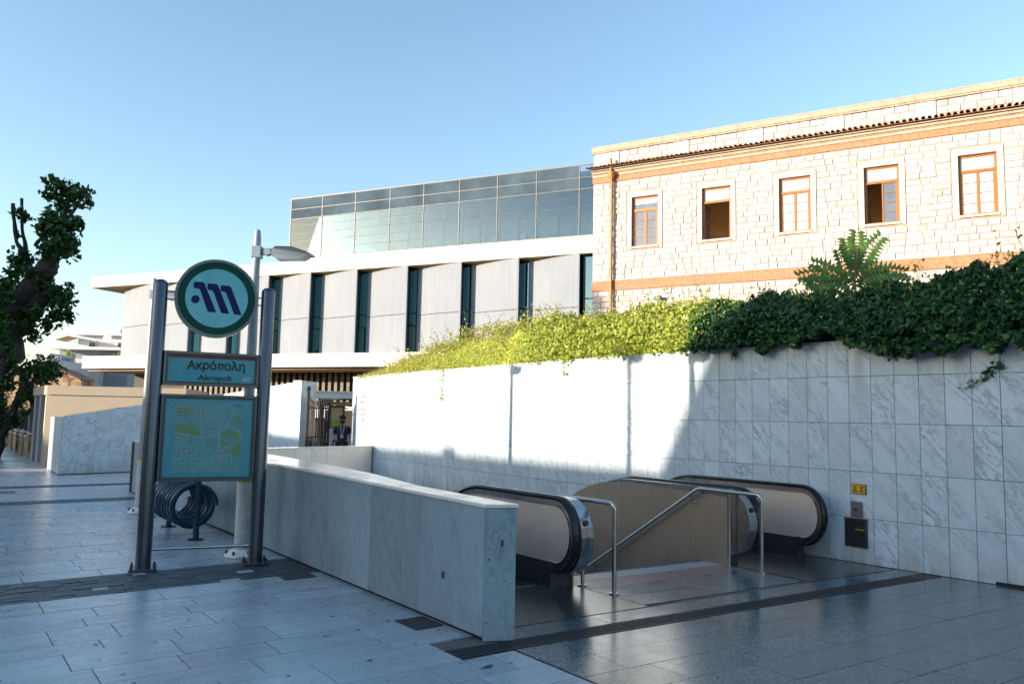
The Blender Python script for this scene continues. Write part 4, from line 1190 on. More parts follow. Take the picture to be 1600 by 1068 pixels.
    b = MB(F); b.lathe([(.05, 10.55), (.06, 10.62), (.15, 10.80), (.16, 10.90), (.12, 10.93)], 14, (.75, -.13, 0)); b.build('rain_hopper', 'pipe', root, True)
    b = MB(F); b.tube([(.75, -.2, 10.9), (.75, -.22, 11.38), (.75, -.20, 11.42)], .05, 10); b.build('pipe_outlet', 'pipe', root, True)
    for z in (5.5, 7.2, 9.0):
        b = MB(F); b.lathe([(.066, z), (.066, z+.05)], 12, (.75, -.12, 0)); b.build('pipe_clamp', 'pipe', root)
    # windows
    kinds = ['glass', 'open', 'white', 'half', 'white', 'glass', 'white', 'glass']
    for (a, c), kd in zip(wins, kinds):
        b = MB(F)
        b.box(a-.17, a-.003, -.012, .02, wz0-.1, wz1+.2); b.box(c+.003, c+.17, -.012, .02, wz0-.1, wz1+.2); b.box(a-.003, c+.003, -.012, .02, wz1+.003, wz1+.2); b.build('stone_surround', 'smooth_stone', root)
        b = MB(F); b.box(a-.03, c+.03, -.05, .16, wz0-.075, wz0-.002); b.build('window_sill', 'smooth_stone', root)
        w_ = MB(F); y0, y1 = .10, .16; fw_ = .07
        tz = wz1-.50
        w_.box(a, a+fw_, y0, y1, wz0, wz1); w_.box(c-fw_, c, y0, y1, wz0, wz1); w_.box(a+fw_, c-fw_, y0, y1, wz1-fw_, wz1); w_.box(a+fw_, c-fw_, y0-.01, y1+.01, tz-.045, tz+.045)
        if kd != 'open': w_.box(a+fw_, c-fw_, y0, y1, wz0, wz0+.05)
        fr_ = w_.build('window_frame', 'wood', root)
        m = (a+c)/2
        def pane(x0, x1, z0, z1, mat, y=.135):
            q = MB(F); q.box(x0, x1, y, y+.008, z0, z1); q.build('pane', mat, fr_)
        if kd == 'glass':
            pane(a+fw_, c-fw_, tz+.045, tz+.24, 'pane'); pane(a+fw_, c-fw_, tz+.24, wz1-fw_, 'pane_white')
        else: pane(a+fw_, c-fw_, tz+.045, wz1-fw_, 'pane_white')
        def leaf(x0, x1, mat, Fx=F, y=0):
            q = MB(Fx); s_ = .04
            q.box(x0, x0+s_, y0+.01+y, y1-.005+y, wz0+.05, tz-.045); q.box(x1-s_, x1, y0+.01+y, y1-.005+y, wz0+.05, tz-.045)
            H0, H1 = wz0+.05, tz-.045
            for k in range(5):
                z_ = H0+(H1-H0)*k/4; hh = .02 if 0 < k < 4 else .035
                q.box(x0+s_, x1-s_, y0+.012+y, y1-.007+y, max(H0, z_-hh/2), min(H1, z_+hh/2))
            q.build('window_leaf', 'wood', root)
            for k in range(4):
                z_0 = H0+(H1-H0)*k/4+.015; z_1 = H0+(H1-H0)*(k+1)/4-.015
                q = MB(Fx); q.box(x0+s_, x1-s_, .135+y, .142+y, z_0, z_1); q.build('pane', mat, fr_)
        if kd in ('glass', 'white'):
            mt = 'pane' if kd == 'glass' else 'pane_white'; leaf(a+fw_, m, mt); leaf(m, c-fw_, mt)
        if kd == 'half': leaf(m, c-fw_, 'pane')
        if kd in ('open', 'half'):
            H = F @ Matrix.Translation((a+fw_, .16, 0)) @ Matrix.Rotation(R(82), 4, 'Z'); 
            leaf(0, .42, 'pane', H, -.13)
        # room behind
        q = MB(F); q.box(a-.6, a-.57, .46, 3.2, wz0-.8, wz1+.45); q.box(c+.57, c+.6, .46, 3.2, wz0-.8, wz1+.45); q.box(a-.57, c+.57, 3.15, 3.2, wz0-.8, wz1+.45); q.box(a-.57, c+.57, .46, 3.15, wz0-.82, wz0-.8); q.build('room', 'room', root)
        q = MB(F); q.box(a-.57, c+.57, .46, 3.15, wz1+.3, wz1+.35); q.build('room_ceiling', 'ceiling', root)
    # flood lamp on the lower wall
    t = MB(F); t.box(2.45, 2.72, -.25, -.1, 5.9, 6.05); t.box(2.56, 2.62, -.1, .0, 5.92, 6.1); t.build('flood_lamp', 'frame_dark', root)
stone_building()

# ------------------------------------------------------------------ KIOSK and street side on the left
def local(px, depth):   # frame facing the camera at a given distance
    t = (px-800)/1220*depth
    return fwh*depth+rt*t
fwh = Vector((math.sin(YAW), math.cos(YAW), 0))
def kiosk():
    # tan front runs to the right and slightly nearer; pillared side runs away along the street
    root = thing('kiosk', 'flat roofed tan plaster pavilion with dark openings on its left side', 'kiosk', 2.74, 25.15)
    P = [(2.74, 25.15), (5.9, 23.2), (7.4, 26.5), (7.4, 29.7), (2.74, 29.7)]
    def grow(d): return [(P[0][0]-d, P[0][1]-d), (P[1][0]+d*.3, P[1][1]-d), (P[2][0]+d, P[2][1]), (P[3][0]+d, P[3][1]+d), (P[4][0]-d, P[4][1]+d)]
    F = frame(2.74, 25.15, 0, math.atan2(-1.95, 3.16))
    b = MB(F); b.box(0.0, 3.7, 0, .22, 0, 1.93); b.build('front_wall', 'kiosk', root)
    b = MB(); b.prism(grow(.02), 1.955, 2.21); b.build('roof_band', 'kiosk', root)
    b = MB(); b.prism(grow(-.03), 1.93, 1.955); b.build('shadow_joint', 'sill_grey', root)
    b = MB(); b.box(2.745, 3.0, 25.30, 25.55, 0, 1.93); b.build('corner_pillar', 'kiosk', root)
    for y0 in (26.5, 27.8, 29.2):
        b = MB(); b.box(2.745, 3.05, y0, y0+.42, 0, 1.93); b.build('pillar', 'kiosk_side', root)
    b = MB(); b.box(3.3, 3.4, 25.6, 29.6, 0, 1.93); b.build('inner_wall', 'kiosk_side', root)
    b = MB(); b.box(7.2, 7.38, 26.5, 29.6, 0, 1.93); b.box(3.4, 7.2, 29.4, 29.6, 0, 1.93); b.build('rear_walls', 'kiosk', root)
kiosk()

def fence_wall():
    root = thing('stone_fence_wall', 'low brown stone street wall with pale stepped caps, far left', 'wall', 2.8, 30)
    rng = random.Random(1)
    for k in range(7):
        y0 = 28.8+k*2.0; h = .74-.01*k
        b = MB(); b.box(2.78, 3.1, y0+.3, y0+1.98, 0, h-.12); b.build('wall_bay', 'rubble', root)
        b = MB(); b.box(2.72, 3.16, y0, y0+.3, 0, h); b.build('pier', 'rubble', root)
        b = MB(); b.cbox(2.69, 3.19, y0-.03, y0+.33, h, h+.07, .01); b.build('pier_cap', 'marble_cap', root)
        b = MB(); b.cbox(2.75, 3.13, y0+.34, y0+1.96, h-.12, h-.06, .01); b.build('cap_slab', 'marble_cap', root)
    for k in range(7):
        b = MB(); y0 = 28.8+k*2
        for j in range(12): b.box(2.93, 2.95, y0+.36+j*.135, y0+.38+j*.135, .7, 1.5)
        b.box(2.93, 2.95, y0+.3, y0+2, 1.45, 1.48); b.build('iron_railing', 'iron', root)
fence_wall()

def leafcloud(name, mat, n, sampler, size, seed, parent=None, label=None, cat=None, kind='stuff', group=None, droop=0.2):
    rng = random.Random(seed); vs = []; fs = []
    for i in range(n):
        p, nrm = sampler(rng)
        s_ = size*rng.uniform(.6, 1.3)
        d = Vector((rng.gauss(0, 1), rng.gauss(0, 1), rng.gauss(0, 1)-droop)).normalized()
        q = (nrm+Vector((rng.gauss(0, .6), rng.gauss(0, .6), rng.gauss(0, .6)))).normalized()
        e = d.cross(q)
        if e.length < .05: continue
        e.normalize(); q = e.cross(d)
        o = len(vs); f_ = q*s_*.12
        P = Vector(p)
        vs += [P-d*s_*.5, P-d*s_*.1+e*s_*.34-f_, P+d*s_*.55, P-d*s_*.1-e*s_*.34-f_, P-d*s_*.05+f_*.3]
        fs += [(o, o+1, o+4), (o+1, o+2, o+4), (o+2, o+3, o+4), (o+3, o, o+4)]
    me = bpy.data.meshes.new(name); inv = FR[parent.name].inverted() if parent else ID
    me.from_pydata([tuple(inv @ v) for v in vs], [], fs); me.materials.append(M[mat])
    o = bpy.data.objects.new(name, me); col.objects.link(o)
    if parent: o.parent = parent; FR[o.name] = FR[parent.name]
    return tag(o, label, cat, group, kind)

# ------------------------------------------------------------------ IVY AND SHRUB on the wall
def interp(L, t):
    if t <= L[0][0]: return L[0][1]
    for (a, c), (b, d) in zip(L[:-1], L[1:]):
        if t <= b: return c+(d-c)*(t-a)/(b-a)
    return L[-1][1]
def planting():
    b = MB(); b.add([(9.36, -2, 2.45), (14, -2, 2.45), (14, 19.4, 2.45), (9.36, 19.4, 2.45)], [(0, 1, 2, 3)])
    b.add([(14, -2, 2.45), (14, 19.4, 2.45), (14, 19.4, -.1), (14, -2, -.1)], [(0, 1, 2, 3)]).add([(9.4, 19.4, 2.45), (14, 19.4, 2.45), (14, 19.4, -.1), (9.4, 19.4, -.1)], [(0, 1, 2, 3)])
    tag(b.build('planting_bed', 'soil'), kind='structure')
    H = [(2.0, 3.38), (3.3, 3.38), (4.0, 3.32), (4.7, 3.24), (5.5, 3.20), (6.4, 3.36), (6.9, 3.28), (7.6, 3.36), (8.9, 3.44), (9.7, 3.30), (11.2, 3.48), (13.7, 3.45), (14.8, 3.30), (16.5, 3.15), (18.0, 2.90), (19.2, 2.66)]
    low = [(2.0, 2.42), (3.1, 2.44), (3.36, 2.34), (3.7, 2.46), (4.4, 2.36), (4.9, 2.5), (5.2, 2.72), (5.5, 2.62), (5.75, 2.52), (6.4, 2.60), (7.0, 2.58), (7.6, 2.55), (8.2, 2.63), (9, 2.60), (10, 2.62), (19, 2.62)]
    def ns(y, z, f, s_): return noise.noise(Vector((y*f, z*f, s_)))
    def top(y, s_=0): return interp(H, y)+.15*ns(y, 0, 1.7, 3+s_)+.12*ns(y, 0, 5, 9+s_)
    def samp_front(y0, y1, depth_shell, overhang):
        def f(r):
            while True:
                y = r.uniform(y0, y1)
                zt = top(y); zl = interp(low, y)+.16*ns(y, 0, 3.5, 1)+.08*ns(y, 0, 9, 1)
                t = r.random()
                if t < .68:
                    z = zl+(zt-zl)*r.random()
                    fr = (z-2.6)/(zt-2.6+1e-5)
                    x = wx(y)+(-.10*overhang-.16*overhang*(.5+ns(y, z, 2.2, 5))) if z < 2.62 else wx(y)-.12*overhang+.55*max(0, fr)**2-.16*(.5+ns(y, z, 2.5, 5))
                    x += r.gauss(0, .045)
                    n = Vector((-1, 0, .35))
                    if ns(y, z, 6, 20) < -.28 and r.random() < .75: x += .15
                else:
                    u = r.random(); x = wx(y)+.25+u*depth_shell; z = zt-.03+.12*ns(y, x, 3, 2)-abs(r.gauss(0, .05)); n = Vector((-.2, 0, 1))
                return (x, y, z), n
        return f
    # dark ivy, right
    ivy = thing('ivy_mass', 'dark green ivy mass draped over the right part of the marble wall', 'ivy', 9.2, 4.5, 2.5)
    leafcloud('leaves', 'leaf_ivy', 20000, samp_front(1.8, 7.25, 1.6, 1.0), .078, 1, ivy, kind='stuff')
    leafcloud('young_leaves', 'leaf_sumac', 2600, samp_front(2.0, 7.4, 1.4, 1.1), .07, 33, ivy, kind='stuff')
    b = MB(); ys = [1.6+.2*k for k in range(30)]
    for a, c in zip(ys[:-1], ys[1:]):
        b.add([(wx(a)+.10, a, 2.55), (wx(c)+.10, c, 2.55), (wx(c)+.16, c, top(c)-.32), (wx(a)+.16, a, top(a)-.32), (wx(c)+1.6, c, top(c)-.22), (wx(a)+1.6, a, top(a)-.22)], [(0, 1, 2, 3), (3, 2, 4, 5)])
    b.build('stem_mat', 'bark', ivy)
    # bright shrub, left
    sh = thing('trailing_shrub', 'sunlit yellow green trailing shrub along the left part of the marble wall top', 'shrub', 9.4, 12, 2.5)
    def s2(r):
        while True:
            y = r.uniform(6.9, 19.35)
            zt = top(y, 4); z = 2.56+(zt-2.56)*r.random()**.85; fr = (z-2.56)/(zt-2.56)
            x = wx(y)-.04+.7*fr**1.3-.15*ns(y, z, 2.5, 8)+r.gauss(0, .06)+(r.random()**2)*.6
            if r.random() < .22: x = wx(y)+.3+r.random()*1.2; z = zt-.05+.1*ns(y, x, 3, 4)+abs(r.gauss(0, .06))*.8
            return (x, y, z+r.gauss(0, .02)), Vector((-.8, 0, .5))
    leafcloud('leaves', 'leaf_shrub', 36000, s2, .045, 2, sh, kind='stuff')
    leafcloud('green_leaves', 'leaf_shrub_green', 3800, samp_front(7.0, 11.5, 1.0, .8), .075, 5, sh, kind='stuff')
    b = MB(); ys = [7+.3*k for k in range(41)]
    for a, c in zip(ys[:-1], ys[1:]):
        b.add([(wx(a)+.12, a, 2.55), (wx(c)+.12, c, 2.55), (wx(c)+.4, c, top(c)-.30), (wx(a)+.4, a, top(a)-.30), (wx(c)+1.5, c, top(c)-.3), (wx(a)+1.5, a, top(a)-.3)], [(0, 1, 2, 3), (3, 2, 4, 5)])
    b.build('stem_mat', 'leaf_shrub_green', sh)
    rng = random.Random(21); tw = MB(); pts = []
    for k in range(300):
        y = rng.uniform(7.0, 18.8) if k < 220 else rng.uniform(2.6, 7)
        x = wx(y)+rng.uniform(.1, 1.0); z = top(y)-.15; P = [Vector((x, y, z))]; d = Vector((rng.gauss(-.15, .5), rng.gauss(0, .5), 1)).normalized()
        L = rng.uniform(.1, .42)
        for s_ in range(4): P.append(P[-1]+d*L/3); d = (d+Vector((rng.gauss(0, .25), rng.gauss(0, .25), -.1))).normalized()
        tw.tube(P, .003, 4)
        for s_ in range(1, 5):
            for _ in range(2): pts.append(P[s_]+Vector((rng.gauss(0, .02), rng.gauss(0, .02), rng.gauss(0, .02))))
    tag(tw.build('stems', 'twig', sh), kind='stuff')
    it = iter(pts*2)
    leafcloud('tip_leaves', 'leaf_shrub', len(pts), lambda r: (next(it), Vector((-.5, 0, .6))), .05, 41, sh, kind='stuff')
    # hanging tendrils
    def tendril(P, size, seed, label, mat='leaf_ivy'):
        root = thing('ivy_tendril', label, 'ivy', P[0][0], P[0][1], P[0][2], 0, 'ivy shoots hanging on the marble wall')
        b_ = MB(); b_.tube(P, .004, 5); b_.build('stem', 'twig', root)
        r = random.Random(seed); Q = []
        for (a, c) in zip(P[:-1], P[1:]):
            for k in range(7): t = r.random(); Q.append(Vector(a)*(1-t)+Vector(c)*t+Vector((-abs(r.gauss(.02, .02)), r.gauss(0, .035), r.gauss(0, .03))))
        i2 = iter(Q)
        leafcloud('leaves', mat, len(Q), lambda r_: (next(i2), Vector((-1, 0, .1))), size, seed, root, kind='stuff')
    def wp(y, z): return (wx(y)-.02, y, z)
    tendril([wp(3.36, 2.5), wp(3.40, 2.38), wp(3.42, 2.27), wp(3.49, 2.18), wp(3.56, 2.12)], .075, 3, 'longest green ivy shoot hanging down the marble wall near the right edge')
    tendril([wp(3.56, 2.12), wp(3.66, 2.06), wp(3.76, 2.0)], .045, 13, 'thin tail end of the ivy shoot near the right edge', 'leaf_sumac')
    tendril([wp(4.42, 2.5), wp(4.44, 2.42), wp(4.47, 2.34)], .06, 4, 'short ivy shoot below the dark ivy, middle right of the wall')
    tendril([wp(14.4, 2.6), wp(14.45, 2.3), wp(14.42, 2.05), wp(14.43, 1.85)], .07, 6, 'yellow green shoot hanging on the sunlit left part of the wall', 'leaf_shrub_green')
    tendril([wp(10.2, 2.6), wp(10.25, 2.45), wp(10.2, 2.3)], .06, 8, 'small leafy shoot on the sunlit middle part of the wall', 'leaf_shrub_green')
    tendril([wp(6.6, 2.55), wp(6.64, 2.47), wp(6.7, 2.42)], .07, 9, 'small ivy shoot at the edge of the shadow on the wall')
planting()

def sumac():
    # pinnate-leaved sapling rising above the ivy
    root = thing('sumac_sapling', 'young sapling with long feathered leaves rising above the dark ivy', 'sapling', 9.9, 5.55, 3.1)
    F = frame(9.9, 5.55, 0, -YAW); rng = random.Random(17)
    stem = MB(F); stem.tube([(0, 0, 2.6), (.02, 0, 3.2), (0, 0, 3.6), (.05, 0, 3.95)], .014, 6); stem.build('stem', 'twig', root)
    def frond(base, ang, L, lift, yaw_):
        d = Vector((math.cos(ang), math.sin(yaw_)*.6, math.sin(ang))).normalized(); P = [Vector(base)]; n = 12
        for k in range(n): d = (d+Vector((math.cos(ang)*.03, 0, -lift))).normalized(); P.append(P[-1]+d*L/n)
        b = MB(F); b.tube(P, .004, 4); b.cur = 0
        lf = MB(F)
        for k in range(2, n+1):
            dd = (P[k]-P[k-1]).normalized(); side = dd.cross(Vector((0, -1, .3))).normalized()
            for s_ in (-1, 1):
                l = .19*(1-.35*abs(k-6)/7)*rng.uniform(.85, 1.1); q = (side*s_+dd*.45+Vector((0, -.15, -.25))).normalized(); w_ = dd*.036
                a0 = P[k]; lf.add([a0, a0+q*l*.35+w_, a0+q*l, a0+q*l*.35-w_, a0+q*l*.4+Vector((0, -.008, .012))], [(0, 1, 4), (1, 2, 4), (2, 3, 4), (3, 0, 4)])
        b.build('frond_stalk', 'twig', root); lf.build('frond', 'leaf_sumac', root)
    for base, ang, L, lift, yw in (((.0, 0, 3.6), 84, .70, .01, .2), ((.0, 0, 3.55), 72, .80, .05, 0), ((.0, .1, 3.4), 62, .8, .05, .5), ((-.02, .1, 3.4), 118, .72, .05, .3), ((.0, .1, 3.3), 105, .8, .03, -.4), ((.25, .1, 3.2), 60, .65, .07, .2), ((-.4, .1, 3.15), 140, .6, .06, .2), ((.02, 0, 3.6), 95, .62, .02, .4), ((0, 0, 3.5), 148, .85, .05, .2), ((0, 0, 3.45), 165, .8, .03, -.3), ((.02, 0, 3.5), 38, .75, .05, -.2), ((.04, 0, 3.45), 22, .85, .03, .3), ((.06, 0, 3.4), 55, .7, .06, .6), ((-.05, 0, 3.3), 125, .7, .06, .7), ((.3, .1, 3.25), 40, .6, .06, 0), ((.35, 0, 3.3), 75, .5, .05, .3), ((-.3, 0, 3.2), 110, .5, .06, .2), ((.1, 0, 3.3), 10, .8, .02, -.5)):
        frond(base, R(ang), L*.86, lift*1.3, yw)
sumac()

# ------------------------------------------------------------------ TREES on the left
def skin_tree(root, segs, F, name='trunk'):
    """segs: list of polylines [(x,y,z,r),...] in frame F, swept as knotty tapered tubes"""
    b = MB(F); rng = random.Random(len(segs)*7+1)
    for S in segs:
        P = []; rs = []
        for (p, q) in zip(S[:-1], S[1:]):
            n = 4
            for k in range(n):
                t = k/n; P.append([p[i]+(q[i]-p[i])*t for i in range(3)]); rs.append((p[3]+(q[3]-p[3])*t)*rng.uniform(.62, .98))
        P.append(list(S[-1][:3])); rs.append(S[-1][3])
        for i in range(1, len(P)-1):
            for k in range(3): P[i][k] += rng.gauss(0, rs[i]*.12)
        b.tube(P, rs, 10)
    return b.build(name, 'bark', root, True)
def tree(label, px, depth, segs, clumps, n, size, seed, grp='pollarded trees along the street'):
    pos = local(px, depth); k = depth/1220
    root = thing('pollarded_tree', label, 'tree', pos.x, pos.y, 0, -YAW, grp); F = frame(pos.x, pos.y, 0, -YAW)
    def c(x, y, dz=0): # pixel-scale sketch units to local metres
        return ((x-px)*k, dz, 1.6+(632-y)*k)
    skin_tree(root, [[(*c(x, y, dz), r*k) for x, y, r, dz in S] for S in segs], F)
    tot = sum(r*r for _, _, r, _ in clumps)
    def s_(r):
        t = r.random()*tot
        for x, y, rr, dz in clumps:
            t -= rr*rr
            if t <= 0: break
        p = Vector(c(x, y, dz)); rad = rr*k
        v = Vector((r.gauss(0, 1), r.gauss(0, 1), r.gauss(0, 1)))*rad*.55
        p = F @ (p+v)
        return p, Vector((rng2.gauss(0, .4), rng2.gauss(0, .4), 1))
    rng2 = random.Random(seed)
    leafcloud('crown', 'leaf_tree', n, s_, size, seed, root, kind='stuff', droop=.4)
tree('dark knobbly pollarded tree leaning in from the left edge', -60, 26,
     [[(-70, 800, 60, 0), (-60, 640, 48, 0), (-30, 540, 46, 0), (10, 480, 34, 0), (45, 440, 22, 0), (62, 412, 17, 0), (70, 385, 11, 0), (80, 340, 6, 0), (88, 300, 4, 0)],
      [(-20, 530, 34, .1), (0, 560, 28, .1), (20, 500, 26, .1), (50, 470, 18, .0), (70, 450, 8, 0)], [(62, 408, 15, 0), (66, 405, 16, 0)],
      [(40, 445, 9, .1), (25, 390, 4, .1), (15, 350, 3, .1), (10, 300, 2.5, .1)], [(30, 400, 6, 0), (10, 370, 4, 0), (0, 310, 3, 0)], [(80, 345, 4, 0), (98, 318, 3, 0), (112, 295, 2, 0)], [(40, 378, 4, 0), (55, 355, 3, 0)]],
     [(66, 280, 15, 0), (58, 296, 9, 0), (85, 290, 14, .1), (108, 296, 15, -.1), (122, 306, 7, 0), (78, 312, 12, 0), (62, 338, 17, .1), (85, 345, 18, -.1), (52, 350, 12, 0), (105, 340, 10, 0), (80, 375, 20, 0), (100, 372, 12, 0), (92, 385, 10, .1), (70, 390, 14, -.2), (28, 405, 14, 0), (8, 400, 12, .1), (12, 325, 9, 0), (20, 332, 6, 0), (15, 360, 5, 0), (5, 440, 14, -.2), (18, 425, 11, -.2), (75, 450, 16, 0), (92, 465, 16, 0), (84, 488, 14, 0), (102, 490, 8, 0), (60, 435, 12, -.1), (100, 442, 7, 0), (40, 490, 12, -.3), (50, 520, 10, 0), (5, 465, 16, -.9), (25, 455, 12, -.9), (45, 425, 9, -.5), (-5, 500, 18, -1.1), (20, 495, 14, -.9), (10, 530, 12, -1), (60, 490, 14, -.4), (70, 505, 9, 0)],
     3300, .23, 3)
tree('smaller dark green pollarded tree farther down the street at left', 18, 24.5,
     [[(5, 735, 9, 0), (12, 680, 8, 0), (25, 645, 7, 0), (35, 610, 5, 0), (45, 580, 4, 0)], [(25, 645, 5, 0), (45, 600, 3, 0), (70, 580, 2, 0)], [(12, 690, 6, 0), (5, 620, 5, 0), (6, 560, 4, 0)]],
     [(42, 575, 14, 0), (60, 570, 15, .2), (80, 572, 14, 0), (88, 580, 8, 0), (40, 600, 13, .2), (48, 615, 10, 0), (36, 625, 8, 0), (72, 590, 8, 0), (10, 540, 13, 0), (5, 570, 14, .3), (12, 600, 12, 0), (4, 630, 13, 0), (12, 660, 12, 0), (45, 640, 6, 0), (0, 510, 12, 0), (28, 655, 10, 0)],
     2600, .15, 5)
def bush():
    p = local(138, 23.3); root = thing('small_bush', 'small dark leafy sprig rising above the sloped marble wall', 'bush', p.x, p.y, 0, -YAW)
    F = frame(p.x, p.y, 0, -YAW); rng = random.Random(4)
    b = MB(F); b.tube([(0, 0, 0), (0, 0, 1.5), (.1, 0, 1.65)], .02, 6); b.tube([(0, 0, 1.2), (-.25, 0, 1.66)], .012, 5); b.build('stem', 'twig', root)
    def s_(r):
        cx, cz, rr = r.choice(((.1, 1.66, .12), (.2, 1.72, .09), (.0, 1.6, .12), (-.35, 1.74, .06), (.28, 1.6, .08), (-.1, 1.62, .08)))
        return F @ Vector((cx+r.gauss(0, rr*.6), r.gauss(0, .1), cz+r.gauss(0, rr*.5))), Vector((0, -.5, 1))
    leafcloud('leaves', 'leaf_tree', 120, s_, .12, 6, root)
bush()
def hedge():
    b = thing('dark_hedge', 'dark clipped hedge behind the stone street wall at far left', 'hedge', 4.2, 34)
    q = MB(); q.box(3.7, 4.6, 29.8, 52, 0, 1.25); q.build('branches', 'bark', b)
    leafcloud('leaves', 'hedge_dark', 9000, lambda r: ((3.6+r.random()*.2, r.uniform(29.6, 52), r.uniform(.1, 1.45)), Vector((-1, 0, 0))) if r.random() < .6 else ((r.uniform(3.6, 4.7), r.uniform(29.5, 52) if r.random() < .7 else 29.6, r.uniform(.1, 1.45) if r.random() < .5 else 1.4), Vector((0, -1, .5))), .12, 9, b)
hedge()

# ------------------------------------------------------------------ FAR BUILDINGS left
def facing(name, label, cat, px, depth, group=None):
    p = local(px, depth); th = R(2); root = thing(name, label, cat, p.x, p.y, 0, -YAW+th, group); F = frame(p.x, p.y, 0, -YAW+th); k = depth/1220
    def X(x): return (x-px)*k
    def Z(y): return 1.6+(634+.0205*px-y)*k
    def bx(nm, mat, x0, x1, y0, y1, d0=0, d1=8, parent=None):
        b = MB(F); b.box(X(x0), X(x1), d0, d1, Z(y1), Z(y0)); return b.build(nm, mat, parent or root)
    return root, F, X, Z, bx
def apartments():
    root, F, X, Z, bx = facing('apartment_block', 'white stepped apartment block with balconies, upper left behind the kiosk', 'building', 140, 88)
    bx('wall', 'apt_white', 106, 192, 520, 545, 2, 5); bx('roof_slab', 'apt_white', 104, 194, 518, 521, 1.2, 5.2)
    bx('wall', 'apt_grey', 84, 192, 545, 640, 1.2, 4.5)
    bx('balcony_slab', 'apt_white', 82, 190, 541.5, 546, -.6, 3); bx('balcony_rail', 'apt_grey', 107, 190, 534, 534.8, -.5, -.45)
    bx('wall', 'apt_white', 116, 155, 560, 640, .0, 4)
    bx('balcony_slab', 'apt_white', 88, 117, 566, 569, -1, 1.2); bx('balcony_rail', 'apt_white', 88, 117, 561, 566, -1, -.9)
    for x0, x1, y0, y1 in ((125, 134, 530, 542), (170, 177, 531, 539), (180, 186, 531, 539), (170, 176, 547, 556), (94, 102, 552, 566)):
        d_ = 1.2 if y0 > 545 else 2.0; f = bx('window_frame', 'paint_white', x0-1, x1+1, y0-1, y1, d_-.14, d_-.01); bx('pane', 'window_dark', x0, x1, y0, y1, d_-.2, d_-.15, f)
    b = MB(F); b.add([(X(88), -.5, Z(532)), (X(106), -.5, Z(526)), (X(106), 2, Z(526)), (X(88), 2, Z(532)), (X(88), -.5, Z(531)), (X(106), -.5, Z(525)), (X(106), 2, Z(525)), (X(88), 2, Z(531))], [(0, 1, 2, 3), (4, 5, 6, 7), (0, 1, 5, 4), (1, 2, 6, 5), (3, 0, 4, 7)]); b.build('awning', 'awning', root)
    bx('post', 'paint_white', 83.5, 84.5, 546, 566, -.9, -.8); bx('post', 'paint_white', 111.5, 112.5, 546, 566, -.9, -.8)
    for x, y in ((160, 526), (183, 549)):
        b = MB(F); b.lathe([(.05, 0), (.45, .15), (.5, .2)], 14, (X(x), .9, Z(y)), 'y'); b.build('satellite_dish', 'apt_white', root)
    b = MB(F); b.tube([(X(160), 4, Z(520)), (X(160), 4, Z(508))], .04, 5); b.tube([(X(157), 4, Z(511)), (X(163), 4, Z(511))], .03, 5); b.tube([(X(158), 4, Z(508)), (X(162), 4, Z(508))], .03, 5); b.build('antenna', 'frame_dark', root)
    leafcloud('balcony_plants', 'leaf_shrub_green', 260, lambda r: (F @ Vector((X(r.gauss(115, 2)), -1.1, Z(r.gauss(558, 5)))), Vector((-1, -1, 0))) if r.random() < .6 else (F @ Vector((X(r.uniform(168, 185)), .8, Z(r.gauss(543, 1)))), Vector((-1, -1, 0))), .28, 4, root)
    root, F, X, Z, bx = facing('apartment_house', 'low grey white house with two double windows seen below the museum slab', 'building', 195, 100)
    bx('wall', 'apt_grey', 152, 250, 571, 612, 0, 4); bx('lower_wall', 'apt_white', 166, 250, 592, 601, -1.2, -.9); bx('balcony_slab', 'apt_white', 164, 252, 601, 604, -1.3, 0)
    for x0, x1 in ((178, 190), (212, 224)):
        f = bx('window_frame', 'paint_white', x0-1, x1+1, 582, 601, -.06, .1); m = (x0+x1)/2
        bx('pane', 'window_dark', x0, m-.8, 583, 592, -.12, -.07, f); bx('pane', 'window_dark', m+.8, x1, 583, 592, -.12, -.07, f)
    root, F, X, Z, bx = facing('white_house', 'white boxy house with roof tank, lower left beyond the rubble house', 'building', 45, 80)
    bx('wall', 'apt_white', 12, 80, 560, 650, 0, 8); bx('roof_room', 'apt_white', 35, 60, 548, 560, 2, 6); bx('roof_tank', 'apt_grey', 60, 78, 554, 560, 2, 4)
    bx('window', 'window_dark', 40, 47, 550, 556, 1.9, 2)
    root, F, X, Z, bx = facing('rubble_stone_house', 'ochre rubble stone house with terracotta roof edge behind the kiosk', 'building', 70, 48)
    b = MB(F); P = [(5, 700), (5, 592), (30, 580), (62, 572), (95, 578), (128, 593), (128, 700)]
    b.prism([(X(x), Z(y)) for x, y in P], 0, 1.6, 'xz'); b.build('wall', 'rubble', root)
    T = P[1:6]
    for (p, q) in zip(T[:-1], T[1:]):
        n = 5
        for i in range(n):
            x0 = p[0]+(q[0]-p[0])*i/n; x1 = p[0]+(q[0]-p[0])*(i+.92)/n; y0 = p[1]+(q[1]-p[1])*i/n; y1 = p[1]+(q[1]-p[1])*(i+.92)/n
            b = MB(F); b.prism([(X(x0), Z(y0)+.01), (X(x1), Z(y1)+.01), (X(x1), Z(y1)+.11), (X(x0), Z(y0)+.11)], -.15, 1.7, 'xz'); b.build('roof_tile', 'tile', root)
apartments()

